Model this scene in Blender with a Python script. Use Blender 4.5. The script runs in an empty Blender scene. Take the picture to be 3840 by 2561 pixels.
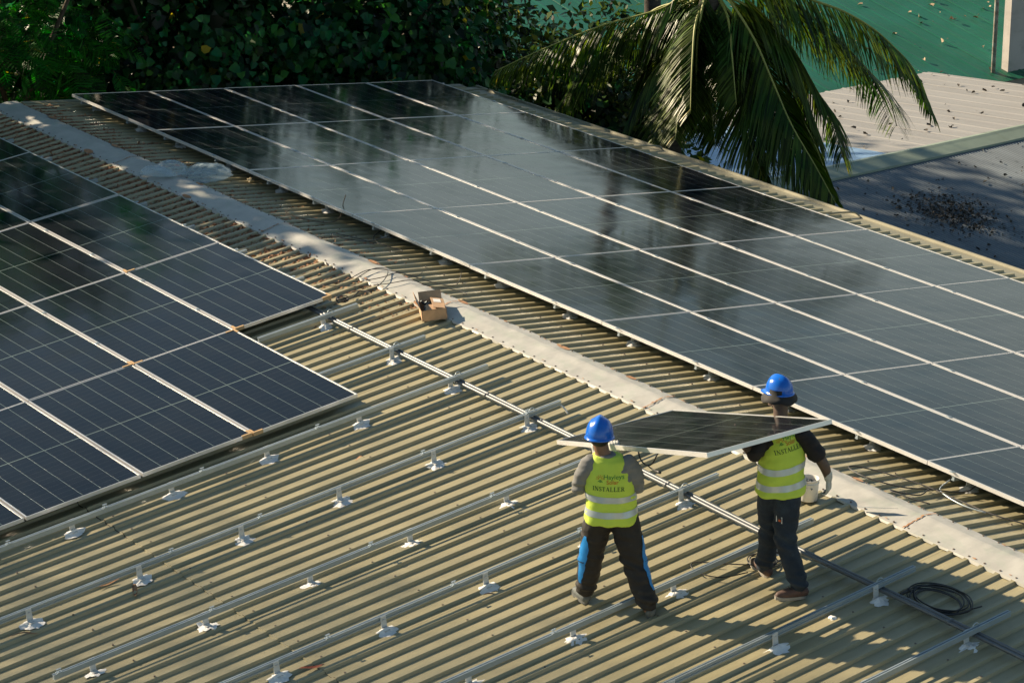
import bpy, bmesh, math, random
import numpy as np
from mathutils import Vector, Matrix, noise
from mathutils.bvhtree import BVHTree

random.seed(7)
rng = np.random.default_rng(7)
scene = bpy.context.scene
COL = scene.collection

# ------------------------------------------------------------------ camera
YAW, PITCH, ROLL = 0.6197, 0.3365, -0.0047
CAM = Vector((-14.5674, -13.5086, 8.7076))
cam_data = bpy.data.cameras.new('camera')
cam_data.sensor_width = 36.0
cam_data.lens = 36.0 * 10106.5 / 3840.0
cam_data.clip_start = 0.5
cam_data.clip_end = 600.0
cam = bpy.data.objects.new('camera', cam_data)
COL.objects.link(cam)
_f = Vector((math.sin(YAW) * math.cos(PITCH), math.cos(YAW) * math.cos(PITCH), -math.sin(PITCH)))
_r = _f.cross(Vector((0, 0, 1))).normalized()
_u = _r.cross(_f)
_r2 = _r * math.cos(ROLL) + _u * math.sin(ROLL)
_u2 = _u * math.cos(ROLL) - _r * math.sin(ROLL)
cam.matrix_world = Matrix(((_r2.x, _u2.x, -_f.x, CAM.x), (_r2.y, _u2.y, -_f.y, CAM.y),
                           (_r2.z, _u2.z, -_f.z, CAM.z), (0, 0, 0, 1)))
scene.camera = cam

# ------------------------------------------------------------------ sky, sun, exposure
SUN_EL, SUN_AZ = math.radians(25.0), math.radians(-25.5)     # azimuth from +Y, negative towards -X
world = bpy.data.worlds.new('World')
scene.world = world
world.use_nodes = True
wn = world.node_tree
bg = wn.nodes['Background']
sky = wn.nodes.new('ShaderNodeTexSky')
sky.sky_type = 'NISHITA'
sky.sun_disc = False
sky.sun_elevation = SUN_EL
sky.sun_rotation = SUN_AZ
sky.air_density = 1.05
sky.dust_density = 0.4
sky.ozone_density = 1.0
tint = wn.nodes.new('ShaderNodeMix'); tint.data_type = 'RGBA'; tint.blend_type = 'MULTIPLY'
tint.inputs['Factor'].default_value = 1.0
tint.inputs['B'].default_value = (0.94, 1.02, 0.94, 1)      # humid, slightly green tropical air
wn.links.new(sky.outputs['Color'], tint.inputs['A'])
# broken low haze and cloud towards the horizon
wtc = wn.nodes.new('ShaderNodeTexCoord'); wmp = wn.nodes.new('ShaderNodeMapping'); wmp.inputs['Scale'].default_value = (1.0, 1.0, 2.2)
wnz = wn.nodes.new('ShaderNodeTexNoise'); wnz.inputs['Scale'].default_value = 5.5; wnz.inputs['Detail'].default_value = 5.0
wn.links.new(wtc.outputs['Generated'], wmp.inputs['Vector']); wn.links.new(wmp.outputs['Vector'], wnz.inputs['Vector'])
wr1 = wn.nodes.new('ShaderNodeMapRange'); wr1.inputs['From Min'].default_value = 0.42; wr1.inputs['From Max'].default_value = 0.60; wr1.inputs['To Max'].default_value = 0.9
wn.links.new(wnz.outputs['Fac'], wr1.inputs['Value'])
wsx = wn.nodes.new('ShaderNodeSeparateXYZ'); wn.links.new(wtc.outputs['Generated'], wsx.inputs['Vector'])
wr2 = wn.nodes.new('ShaderNodeMapRange'); wr2.inputs['From Min'].default_value = 0.28; wr2.inputs['From Max'].default_value = 0.44
wr2.inputs['To Min'].default_value = 1.0; wr2.inputs['To Max'].default_value = 0.0
wn.links.new(wsx.outputs['Z'], wr2.inputs['Value'])
wml = wn.nodes.new('ShaderNodeMath'); wml.operation = 'MULTIPLY'
wn.links.new(wr1.outputs['Result'], wml.inputs[0]); wn.links.new(wr2.outputs['Result'], wml.inputs[1])
cloud = wn.nodes.new('ShaderNodeMix'); cloud.data_type = 'RGBA'
cloud.inputs['B'].default_value = (6.0, 6.9, 6.7, 1)
wn.links.new(wml.outputs[0], cloud.inputs['Factor']); wn.links.new(tint.outputs['Result'], cloud.inputs['A'])
wn.links.new(cloud.outputs['Result'], bg.inputs['Color'])
bg.inputs['Strength'].default_value = 0.05

sun_dir = Vector((math.sin(SUN_AZ) * math.cos(SUN_EL), math.cos(SUN_AZ) * math.cos(SUN_EL), math.sin(SUN_EL)))
sun_data = bpy.data.lights.new('sun', 'SUN')
sun_data.energy = 5.0
sun_data.angle = math.radians(0.5)
sun_data.color = (1.0, 0.82, 0.58)
sun = bpy.data.objects.new('sun', sun_data)
COL.objects.link(sun)
sun.rotation_euler = (-sun_dir).to_track_quat('-Z', 'Y').to_euler()
sun.location = (-10, 20, 20)

scene.view_settings.view_transform = 'Standard'
scene.view_settings.look = 'None'
scene.view_settings.exposure = 1.25
scene.view_settings.gamma = 1.0
scene.view_settings.use_curve_mapping = False
scene.cycles.max_bounces = 6
scene.cycles.transparent_max_bounces = 8

# ------------------------------------------------------------------ helpers
def tag(o, label=None, cat=None, group=None, kind=None):
    if label: o['label'] = label
    if cat: o['category'] = cat
    if group: o['group'] = group
    if kind: o['kind'] = kind
    return o

def empty(name, loc=(0, 0, 0), rz=0.0, matrix=None, parent=None):
    o = bpy.data.objects.new(name, None)
    o.empty_display_size = 0.1
    COL.objects.link(o)
    if matrix is not None:
        o.matrix_world = matrix
    else:
        o.location = loc
        o.rotation_euler = (0, 0, rz)
    if parent: o.parent = parent
    return o

def obj(name, mesh, parent=None, matrix=None, loc=None):
    o = bpy.data.objects.new(name, mesh)
    COL.objects.link(o)
    if parent: o.parent = parent
    if matrix is not None: o.matrix_basis = matrix
    elif loc is not None: o.location = loc
    return o

class MB:
    """collects faces of one mesh"""
    def __init__(self):
        self.v, self.f = [], []
    def add(self, verts, faces):
        n = len(self.v)
        self.v.extend([tuple(p) for p in verts])
        self.f.extend([tuple(i + n for i in fc) for fc in faces])
        return self
    def box(self, x0, x1, y0, y1, z0, z1):
        v = [(x0, y0, z0), (x1, y0, z0), (x1, y1, z0), (x0, y1, z0), (x0, y0, z1), (x1, y0, z1), (x1, y1, z1), (x0, y1, z1)]
        return self.add(v, [(0, 3, 2, 1), (4, 5, 6, 7), (0, 1, 5, 4), (1, 2, 6, 5), (2, 3, 7, 6), (3, 0, 4, 7)])
    def obox(self, M, sx, sy, sz):
        v = [M @ Vector((x * sx / 2, y * sy / 2, z * sz / 2)) for z in (-1, 1) for x, y in ((-1, -1), (1, -1), (1, 1), (-1, 1))]
        return self.add(v, [(0, 3, 2, 1), (4, 5, 6, 7), (0, 1, 5, 4), (1, 2, 6, 5), (2, 3, 7, 6), (3, 0, 4, 7)])
    def tube(self, pts, rad, n=8, cap=True):
        v, f = tube(pts, rad, n, cap)
        return self.add(v, f)
    def mesh(self, name, mat=None, smooth=False):
        return make_mesh(name, self.v, self.f, mat, smooth)

def make_mesh(name, v, f, mat=None, smooth=False):
    m = bpy.data.meshes.new(name)
    m.from_pydata([tuple(p) for p in v], [], f)
    if mat: m.materials.append(mat)
    if smooth:
        m.polygons.foreach_set('use_smooth', [True] * len(m.polygons))
    m.update()
    return m

def fast_mesh(name, V, F, mat=None, smooth=False):
    """V (n,3) array, F (m,k) array of equal sized faces"""
    V = np.asarray(V, np.float32); F = np.asarray(F, np.int32)
    m = bpy.data.meshes.new(name)
    k = F.shape[1]
    m.vertices.add(len(V)); m.vertices.foreach_set('co', V.ravel())
    m.loops.add(F.size); m.loops.foreach_set('vertex_index', F.ravel())
    m.polygons.add(len(F))
    m.polygons.foreach_set('loop_start', np.arange(0, F.size, k, dtype=np.int32))
    if mat: m.materials.append(mat)
    m.update(calc_edges=True)
    if smooth: m.polygons.foreach_set('use_smooth', [True] * len(F))
    return m

def frames(pts):
    P = [Vector(p) for p in pts]
    T = []
    for i in range(len(P)):
        a = P[max(0, i - 1)]; b = P[min(len(P) - 1, i + 1)]
        t = (b - a)
        T.append(t.normalized() if t.length > 1e-9 else Vector((0, 0, 1)))
    n = T[0].cross(Vector((0, 0, 1)))
    if n.length < 1e-3: n = T[0].cross(Vector((0, 1, 0)))
    n.normalize()
    N = [n]
    for i in range(1, len(P)):
        n = N[-1] - T[i] * N[-1].dot(T[i])
        n.normalize(); N.append(n)
    return P, T, N

def tube(pts, rad, n=8, cap=True):
    P, T, N = frames(pts)
    v, f = [], []
    for i in range(len(P)):
        b = T[i].cross(N[i])
        r = rad[i] if isinstance(rad, (list, tuple)) else rad
        for k in range(n):
            a = 2 * math.pi * k / n
            v.append(P[i] + N[i] * (math.cos(a) * r) + b * (math.sin(a) * r))
    for i in range(len(P) - 1):
        for k in range(n):
            f.append((i * n + k, i * n + (k + 1) % n, (i + 1) * n + (k + 1) % n, (i + 1) * n + k))
    if cap:
        f.append(tuple(range(n - 1, -1, -1)))
        f.append(tuple((len(P) - 1) * n + k for k in range(n)))
    return v, f

def smooth_path(pts, sub=6):
    """Catmull-Rom through pts"""
    P = [Vector(p) for p in pts]
    Q = [P[0] * 2 - P[1]] + P + [P[-1] * 2 - P[-2]]
    out = []
    for i in range(1, len(Q) - 2):
        for s in range(sub):
            t = s / sub
            a, b, c, d = Q[i - 1], Q[i], Q[i + 1], Q[i + 2]
            out.append(0.5 * ((2 * b) + (c - a) * t + (2 * a - 5 * b + 4 * c - d) * t * t + (3 * b - a - 3 * c + d) * t ** 3))
    out.append(P[-1])
    return out

# ------------------------------------------------------------------ materials
def mat(name, col, rough=0.6, metal=0.0, var=0.0, vscale=3.0, col2=None, bump=0.0, bscale=40.0, spec=0.5,
        coat=0.0, coat_rough=0.1, trans=0.0, stretch=None, space='Object', mixlo=0.35, mixhi=0.65, detail=5.0):
    m = bpy.data.materials.new(name)
    m.use_nodes = True
    nt = m.node_tree
    b = nt.nodes['Principled BSDF']
    b.inputs['Base Color'].default_value = (*col, 1)
    b.inputs['Roughness'].default_value = rough
    b.inputs['Metallic'].default_value = metal
    b.inputs['Specular IOR Level'].default_value = spec
    b.inputs['Coat Weight'].default_value = coat
    b.inputs['Coat Roughness'].default_value = coat_rough
    if trans: b.inputs['Transmission Weight'].default_value = trans
    src = None
    if var or col2 or bump:
        if space == 'World':
            g = nt.nodes.new('ShaderNodeNewGeometry'); src = g.outputs['Position']
        else:
            g = nt.nodes.new('ShaderNodeTexCoord'); src = g.outputs['Object']
        if stretch:
            mp = nt.nodes.new('ShaderNodeMapping'); mp.inputs['Scale'].default_value = stretch
            nt.links.new(src, mp.inputs['Vector']); src = mp.outputs['Vector']
    if var or col2:
        nz = nt.nodes.new('ShaderNodeTexNoise'); nz.inputs['Scale'].default_value = vscale
        nz.inputs['Detail'].default_value = detail; nz.inputs['Roughness'].default_value = 0.6
        nt.links.new(src, nz.inputs['Vector'])
        rp = nt.nodes.new('ShaderNodeMapRange'); rp.inputs['From Min'].default_value = mixlo; rp.inputs['From Max'].default_value = mixhi
        nt.links.new(nz.outputs['Fac'], rp.inputs['Value'])
        mx = nt.nodes.new('ShaderNodeMix'); mx.data_type = 'RGBA'
        c2 = col2 if col2 else tuple(min(1, c * (1 - var)) for c in col)
        mx.inputs['A'].default_value = (*col, 1); mx.inputs['B'].default_value = (*c2, 1)
        nt.links.new(rp.outputs['Result'], mx.inputs['Factor'])
        nt.links.new(mx.outputs['Result'], b.inputs['Base Color'])
    if bump:
        nb = nt.nodes.new('ShaderNodeTexNoise'); nb.inputs['Scale'].default_value = bscale; nb.inputs['Detail'].default_value = 4
        nt.links.new(src, nb.inputs['Vector'])
        bp = nt.nodes.new('ShaderNodeBump'); bp.inputs['Strength'].default_value = bump; bp.inputs['Distance'].default_value = 0.01
        nt.links.new(nb.outputs['Fac'], bp.inputs['Height']); nt.links.new(bp.outputs['Normal'], b.inputs['Normal'])
    return m

def bsdf(m): return m.node_tree.nodes['Principled BSDF']

def layer(m, col, thr_lo, thr_hi, scale, stretch=(1, 1, 1), space='World', detail=6.0, amount=1.0, wmask=None):
    """adds a second layer of stain colour over what feeds Base Color"""
    nt = m.node_tree; b = bsdf(m)
    if space == 'World':
        g = nt.nodes.new('ShaderNodeNewGeometry'); src = g.outputs['Position']
    else:
        g = nt.nodes.new('ShaderNodeTexCoord'); src = g.outputs['Object']
    mp = nt.nodes.new('ShaderNodeMapping'); mp.inputs['Scale'].default_value = stretch
    nt.links.new(src, mp.inputs['Vector'])
    nz = nt.nodes.new('ShaderNodeTexNoise'); nz.inputs['Scale'].default_value = scale; nz.inputs['Detail'].default_value = detail
    nz.inputs['Roughness'].default_value = 0.65
    nt.links.new(mp.outputs['Vector'], nz.inputs['Vector'])
    rp = nt.nodes.new('ShaderNodeMapRange'); rp.inputs['From Min'].default_value = thr_lo; rp.inputs['From Max'].default_value = thr_hi
    rp.inputs['To Max'].default_value = amount
    nt.links.new(nz.outputs['Fac'], rp.inputs['Value'])
    fac = rp.outputs['Result']
    mx = nt.nodes.new('ShaderNodeMix'); mx.data_type = 'RGBA'
    old = b.inputs['Base Color'].links
    if old: nt.links.new(old[0].from_socket, mx.inputs['A'])
    else: mx.inputs['A'].default_value = b.inputs['Base Color'].default_value
    mx.inputs['B'].default_value = (*col, 1)
    nt.links.new(fac, mx.inputs['Factor'])
    nt.links.new(mx.outputs['Result'], b.inputs['Base Color'])
    return m

M = {}
M['roof'] = mat('roof_paint', (0.335, 0.300, 0.185), 0.45, var=0.14, vscale=2.2, stretch=(0.6, 1.6, 1), space='World', bump=0.05, bscale=60)
layer(M['roof'], (0.20, 0.19, 0.11), 0.55, 0.8, 5.0, (0.35, 2.2, 1), amount=0.45)
layer(M['roof'], (0.13, 0.10, 0.055), 0.64, 0.74, 14.0, (0.8, 1.2, 1), amount=0.4)
M['cap'] = mat('ridge_cap_metal', (0.42, 0.415, 0.39), 0.5, var=0.18, vscale=4.0, space='World', bump=0.25, bscale=9)
layer(M['cap'], (0.30, 0.34, 0.29), 0.5, 0.7, 7.0, (1, 0.6, 1), amount=0.6)
M['rust'] = mat('rust', (0.30, 0.125, 0.05), 0.9, var=0.5, vscale=25, space='World', col2=(0.42, 0.24, 0.13))
M['alu'] = mat('aluminium', (0.33, 0.39, 0.43), 0.38, metal=0.3, var=0.1, vscale=8, bump=0.03, bscale=90)
M['frame'] = mat('anodised_frame', (0.72, 0.71, 0.71), 0.34, metal=0.5, var=0.08, vscale=5)
M['backsheet'] = mat('white_backsheet', (0.16, 0.21, 0.20), 0.12, spec=0.3, var=0.1)
M['sealant'] = mat('white_sealant', (0.80, 0.80, 0.80), 0.55, var=0.08, vscale=30, bump=0.4, bscale=60)
M['steel'] = mat('galvanised_pipe', (0.15, 0.16, 0.17), 0.5, metal=0.55, var=0.15, vscale=12, bump=0.05, bscale=30)
M['dark'] = mat('dark_rubber', (0.02, 0.021, 0.024), 0.6)
M['cable'] = mat('black_cable', (0.018, 0.018, 0.02), 0.5)
M['cable_red'] = mat('red_cable', (0.30, 0.07, 0.04), 0.5)
M['card'] = mat('cardboard', (0.47, 0.30, 0.18), 0.85, var=0.2, vscale=12)
M['paper'] = mat('white_label', (0.75, 0.74, 0.72), 0.7, var=0.1, vscale=40)
M['screw'] = mat('screw_head', (0.16, 0.13, 0.11), 0.6, metal=0.4)
M['leafdry'] = mat('dry_leaf', (0.24, 0.095, 0.045), 0.8, var=0.5, vscale=18, space='World', col2=(0.34, 0.20, 0.10))
M['leafred'] = mat('red_leaf', (0.26, 0.06, 0.03), 0.7, var=0.4, vscale=30)
M['twig'] = mat('twig_bark', (0.16, 0.12, 0.08), 0.9, var=0.3, vscale=30)
M['ground'] = mat('soil', (0.045, 0.038, 0.025), 0.95, space='World', vscale=0.6, col2=(0.03, 0.045, 0.015))
M['wall'] = mat('render_wall', (0.36, 0.34, 0.30), 0.9, var=0.25, vscale=1.5, space='World')
M['gutter'] = mat('eave_gutter_paint', (0.27, 0.255, 0.18), 0.5, var=0.2, vscale=3, space='World')
M['gap_shade'] = mat('lap_shade_paint', (0.035, 0.03, 0.028), 0.8, var=0.3, vscale=6, space='World')  # dark tone of the strip along the sheet lap

# solar cells: near-black blue silicon under a glazed surface, fine light lines between the half cells
def cell_material():
    m = bpy.data.materials.new('solar_cell_glazed'); m.use_nodes = True
    nt = m.node_tree; b = nt.nodes['Principled BSDF']
    tc = nt.nodes.new('ShaderNodeTexCoord'); sx = nt.nodes.new('ShaderNodeSeparateXYZ')
    nt.links.new(tc.outputs['Object'], sx.inputs['Vector'])
    md = nt.nodes.new('ShaderNodeMath'); md.operation = 'PINGPONG'; md.inputs[1].default_value = 0.04625
    nt.links.new(sx.outputs['Y'], md.inputs[0])
    lt = nt.nodes.new('ShaderNodeMath'); lt.operation = 'LESS_THAN'; lt.inputs[1].default_value = 0.0012
    nt.links.new(md.outputs[0], lt.inputs[0])
    nz = nt.nodes.new('ShaderNodeTexNoise'); nz.inputs['Scale'].default_value = 3.0; nz.inputs['Detail'].default_value = 6
    gp = nt.nodes.new('ShaderNodeNewGeometry'); nt.links.new(gp.outputs['Position'], nz.inputs['Vector'])
    mx = nt.nodes.new('ShaderNodeMix'); mx.data_type = 'RGBA'
    mx.inputs['A'].default_value = (0.006, 0.008, 0.013, 1); mx.inputs['B'].default_value = (0.035, 0.04, 0.042, 1)
    nt.links.new(lt.outputs[0], mx.inputs['Factor'])
    dust = nt.nodes.new('ShaderNodeMix'); dust.data_type = 'RGBA'
    dust.inputs['B'].default_value = (0.16, 0.14, 0.11, 1)
    rp = nt.nodes.new('ShaderNodeMapRange'); rp.inputs['From Min'].default_value = 0.3; rp.inputs['From Max'].default_value = 0.8
    rp.inputs['To Min'].default_value = 0.0; rp.inputs['To Max'].default_value = 0.03
    nt.links.new(nz.outputs['Fac'], rp.inputs['Value']); nt.links.new(rp.outputs['Result'], dust.inputs['Factor'])
    nt.links.new(mx.outputs['Result'], dust.inputs['A'])
    nt.links.new(dust.outputs['Result'], b.inputs['Base Color'])
    b.inputs['Roughness'].default_value = 0.11
    b.inputs['IOR'].default_value = 1.30
    rr = nt.nodes.new('ShaderNodeMapRange'); rr.inputs['From Min'].default_value = 0.3; rr.inputs['From Max'].default_value = 0.7
    rr.inputs['To Min'].default_value = 0.07; rr.inputs['To Max'].default_value = 0.15
    nt.links.new(nz.outputs['Fac'], rr.inputs['Value']); nt.links.new(rr.outputs['Result'], b.inputs['Roughness'])
    # rolled glass is never quite flat
    n2 = nt.nodes.new('ShaderNodeTexNoise'); n2.inputs['Scale'].default_value = 1.3; n2.inputs['Detail'].default_value = 2
    nt.links.new(gp.outputs['Position'], n2.inputs['Vector'])
    bu = nt.nodes.new('ShaderNodeBump'); bu.inputs['Strength'].default_value = 0.10; bu.inputs['Distance'].default_value = 0.05
    nt.links.new(n2.outputs['Fac'], bu.inputs['Height']); nt.links.new(bu.outputs['Normal'], b.inputs['Normal'])
    return m
M['cell'] = cell_material()

# ------------------------------------------------------------------ roof geometry
AL = 0.1125                      # slope of both sides of the gable, ridge along Y at x = 0
CA, SA = math.cos(AL), math.sin(AL)
def A3(s, y, h=0.0): return Vector((-s * CA - h * SA, y, -s * SA + h * CA))
def B3(s, y, h=0.0): return Vector((s * CA + h * SA, y, -s * SA + h * CA))
def MA(s, y, h=0.0):             # frame on the near slope: X down the slope, Z off the roof
    o = A3(s, y, h)
    return Matrix(((-CA, 0, -SA, o.x), (0, -1, 0, o.y), (-SA, 0, CA, o.z), (0, 0, 0, 1)))
def MBm(s, y, h=0.0):
    o = B3(s, y, h)
    return Matrix(((CA, 0, SA, o.x), (0, 1, 0, o.y), (-SA, 0, CA, o.z), (0, 0, 0, 1)))

P = 0.1727                       # rib pitch
RIB_Y = 6.4018 % P               # near edge of a rib top
RT, RS, RH = 0.036, 0.012, 0.0245 # rib top width, side run, height
def prof(y):
    u = (y - RIB_Y) % P
    if u <= RT: return RH
    if u < RT + RS: return RH * (1 - (u - RT) / RS)
    if u > P - RS: return RH * (1 - (P - u) / RS)
    return 0.0

Y_FAR = RIB_Y + P * math.floor((18.2 - RIB_Y) / P) + P * 0.6
NSH = 23
SHW = 6 * P
Y_NEAR = Y_FAR - NSH * SHW
def sheet_mesh(name, s0, s1, h, sgn):
    """one corrugated sheet, six ribs wide, built at y from -SHW to 0 with its ribs in phase"""
    ys = [-SHW]
    for k in range(-1, 8):
        base = (RIB_Y - Y_FAR) % P - SHW + (k - 1) * P
        for d in (-RS, 0, RT, RT + RS): ys.append(base + d)
    ys = sorted(y for y in set(round(y, 5) for y in ys) if -SHW <= y <= 0) + [0.0]
    ys = sorted(set(ys))
    ns = max(2, int((s1 - s0) / 0.6))
    v, f = [], []
    for i in range(ns + 1):
        s = s0 + (s1 - s0) * i / ns
        for y in ys:
            hh = prof(y + Y_FAR) + h + 0.0012 * noise.noise(Vector((s * 1.3, y * 4, s0)))
            v.append((sgn * (s * CA + hh * SA), y, -s * SA + hh * CA))
    n = len(ys)
    for i in range(ns):
        for k in range(n - 1):
            q = (i * n + k, i * n + k + 1, (i + 1) * n + k + 1, (i + 1) * n + k)
            f.append(q if sgn < 0 else q[::-1])
    # turned edge so that each sheet has a real lower end
    m = len(v)
    for k in range(n):
        x, y, z = v[ns * n + k]
        v.append((x, y, z - 0.006))
    for k in range(n - 1):
        f.append((ns * n + k, ns * n + k + 1, m + k + 1, m + k))
    return make_mesh(name, v, f, M['roof'])

warehouse = empty('warehouse', (0, 0, -9))
tag(warehouse, 'long building under a shallow olive ribbed metal gable roof carrying the solar panels', 'building')
def wpart(name, mesh, matrix=None):
    o = bpy.data.objects.new(name, mesh); COL.objects.link(o)
    o.parent = warehouse
    o.matrix_parent_inverse = Matrix.Translation((0, 0, 9))
    if matrix is not None: o.matrix_basis = matrix
    return o
LAP = 4.87
EAVE_B = 7.26
mA1 = sheet_mesh('roof_sheet', 0.05, LAP + 0.02, 0.0065, -1)
mA2 = sheet_mesh('roof_sheet', LAP - 0.10, 7.6, -0.001, -1)
mB = sheet_mesh('roof_sheet', 0.05, EAVE_B, 0.0, 1)
for k in range(NSH):
    y = Y_FAR - k * SHW
    for m in (mA1, mA2, mB):
        jit = 0.006 * random.uniform(-1, 1)
        wpart('roof_sheet', m, Matrix.Translation((-jit if m is not mB else jit, y, 0)))

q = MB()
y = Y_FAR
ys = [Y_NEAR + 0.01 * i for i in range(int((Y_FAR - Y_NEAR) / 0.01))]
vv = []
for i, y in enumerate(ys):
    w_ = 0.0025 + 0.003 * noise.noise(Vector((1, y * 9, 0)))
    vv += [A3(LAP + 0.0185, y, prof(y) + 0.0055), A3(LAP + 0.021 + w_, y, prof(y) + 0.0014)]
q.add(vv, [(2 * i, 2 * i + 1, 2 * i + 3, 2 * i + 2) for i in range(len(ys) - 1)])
tag(wpart('lap_gap_shade', q.mesh('lap_gap_shade', M['gap_shade'])), kind='stuff')  # dark strip painting the shaded gap under the sheet lap
# ridge cap pieces, each lapping the next, with tabs turned down between the ribs on the near side
joints = [18.25, 14.87, 11.385, 8.0, 4.557, 1.137, -2.28, -5.8]
def cap_piece(y0, y1, lift, seed):
    ys = []
    y = y0
    k0 = math.floor((y0 - RIB_Y) / P) - 1
    pts = {round(y0, 4), round(y1, 4)}
    for k in range(k0, k0 + int((y1 - y0) / P) + 4):
        b = RIB_Y + k * P
        for d in (-0.018, -0.004, RT + 0.004, RT + 0.018, 0.5 * (RT + P)): 
            if y0 < b + d < y1: pts.add(round(b + d, 4))
    ys = sorted(pts)
    cols = [(-0.246, 'tab'), (-0.236, 'edge'), (-0.16, 0), (-0.08, 0), (-0.02, 0), (0.0, 0), (0.03, 0), (0.075, 0), (0.13, 'bedge'), (0.142, 'btab')]
    v, f = [], []
    for y in ys:
        onrib = ((y - RIB_Y + 0.0045) % P) <= RT + 0.009
        wob = noise.noise(Vector((0, y * 2.0, seed)))
        for s, kind in cols:
            ss = abs(s); fn = A3 if s < 0 else B3
            w = 0.006 * noise.noise(Vector((s * 6, y * 3.2, seed))) + 0.004 * noise.noise(Vector((s * 14, y * 9, seed + 3)))
            e = 0.010 * wob
            if kind == 'tab':
                far = 0.25 * max(0, min(1, (y - 9) / 8))
                h = (RH + 0.004) if onrib else 0.012 + 0.012 * noise.noise(Vector((1, y * 3, seed)))
                v.append(fn(ss if not onrib else 0.2385 + e, y, h + lift))
            elif kind == 'edge':
                v.append(fn(0.236 + e, y, RH + 0.006 + lift))
            elif kind == 'bedge':
                v.append(fn(ss + e, y, 0.052 + lift + 0.006 * wob))
            elif kind == 'btab':
                v.append(fn(ss + e, y, (RH + 0.002 if onrib else RH * 0.75) + lift))
            else:
                h = 0.056 - (0.026 * ss / 0.236 if s < 0 else 0.003 * ss / 0.13)
                v.append(fn(ss, y, h + lift + w))
    n = len(cols)
    for i in range(len(ys) - 1):
        for k in range(n - 1):
            f.append((i * n + k, i * n + k + 1, (i + 1) * n + k + 1, (i + 1) * n + k)[::-1])
    m = make_mesh('ridge_cap', v, f, M['cap'])
    return m
cap_objs = []
for i in range(len(joints) - 1):
    o = wpart('ridge_cap', cap_piece(joints[i + 1] - 0.03, joints[i] + 0.03, 0.004 * (i % 2), i * 7.3))
    cap_objs.append(o)
# rust: ragged stained flakes round the fixings along the cap edges, and rust bleeding at each joint
def blotch(fn, s, y, rs, ry, h, seed, n=18):
    pts = [fn(s, y, h)]
    for k in range(n):
        a = 2 * math.pi * k / n
        q = 1 + 0.45 * noise.noise(Vector((math.cos(a) * 1.3, math.sin(a) * 1.3, seed)))
        pts.append(fn(s + rs * q * math.cos(a), y + ry * q * math.sin(a), h))
    return pts, [(0, 1 + k, 1 + (k + 1) % n) if fn is B3 else (0, 1 + (k + 1) % n, 1 + k) for k in range(n)]
def cap_h(s, near):
    return 0.056 - (0.026 * s / 0.236 if near else 0.003 * s / 0.13) + 0.0135
rust = MB()
srng = random.Random(3)
y = 17.9
while y > -4:
    for near, sp in ((True, 0.205), (False, 0.105)):
        fn = A3 if near else B3
        if srng.random() < 0.72:
            big = srng.random() < 0.22
            ry = srng.uniform(0.05, 0.12) if big else srng.uniform(0.012, 0.03)
            rs = ry * srng.uniform(0.25, 0.45)
            yy = y + srng.uniform(-0.06, 0.06)
            v, f = blotch(fn, sp + 0.004, yy, rs, ry, cap_h(sp, near) - 0.004, srng.random() * 50)
            rust.add(v, f)
    y -= P * 2
for j in joints[1:-1]:
    for k in range(9):
        s = 0.01 + k * 0.026
        v, f = blotch(A3, s, j - 0.032 + srng.uniform(-.006, .006), 0.02, srng.uniform(0.004, 0.011), cap_h(s, True) - 0.001, k + j)
        rust.add(v, f)
    for k in range(4):
        s = 0.02 + k * 0.03
        v, f = blotch(B3, s, j - 0.032, 0.018, srng.uniform(0.004, 0.010), cap_h(s, False) - 0.001, k + j + 40)
        rust.add(v, f)
tag(wpart('rust_stain', rust.mesh('rust_stain', M['rust'])), kind='stuff')
# screws: on the cap edges and on every second rib along the purlins
scr = MB()
def screw(fn, s, y, h):
    a = fn(s, y, h); b = fn(s, y, h + 0.009)
    scr.tube([a, b], 0.0085, 6)
k = 0
y = Y_FAR - 0.3
y = RIB_Y + P * math.floor((18.0 - RIB_Y) / P) + RT / 2
while y > -4.5:
    screw(A3, 0.21, y, 0.034); screw(B3, 0.11, y, 0.058)
    if k % 2 == 0:
        for s in (1.45, 2.55, 3.65, 4.80, 5.9, 7.0): screw(A3, s, y, RH + 0.002)
        screw(B3, 6.9, y, RH + 0.002); screw(B3, 0.62, y, RH + 0.002)
    y -= P; k += 1
tag(wpart('roof_screw', scr.mesh('roof_screw', M['screw'])), kind='stuff')
# eave gutter along the far side, barge flashing across the far end
g = MB()
prf = [(EAVE_B - 0.03, -0.012), (EAVE_B + 0.27, -0.018), (EAVE_B + 0.275, 0.012), (EAVE_B + 0.30, 0.012), (EAVE_B + 0.30, -0.14), (EAVE_B - 0.03, -0.14)]
for yy0, yy1 in [(Y_NEAR + i * 3.9, Y_NEAR + (i + 1) * 3.9 - 0.006) for i in range(7)]:
    yy1 = min(yy1, Y_FAR + 0.05)
    if yy1 - yy0 < .1: continue
    g2 = MB()
    v = [B3(s, yy, h + 0.0015 * (int(yy0) % 2)) for yy in (yy0, yy1) for s, h in prf]
    n = len(prf)
    g2.add(v, [(k, (k + 1) % n, n + (k + 1) % n, n + k) for k in range(n)] + [tuple(range(n))[::-1], tuple(range(n, 2 * n))])
    wpart('eave_gutter', g2.mesh('eave_gutter', M['gutter']))
    # a bent-up strap over the joint
    st = MB()
    st.tube(smooth_path([B3(EAVE_B - 0.25, yy0 + .04, RH + .01), B3(EAVE_B - .05, yy0 + .045, RH + .02), B3(EAVE_B + .2, yy0 + .05, .035), B3(EAVE_B + .3, yy0 + .05, .012)], 3), 0.012, 5)
    wpart('gutter_strap', st.mesh('gutter_strap', M['gutter']))
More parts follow.
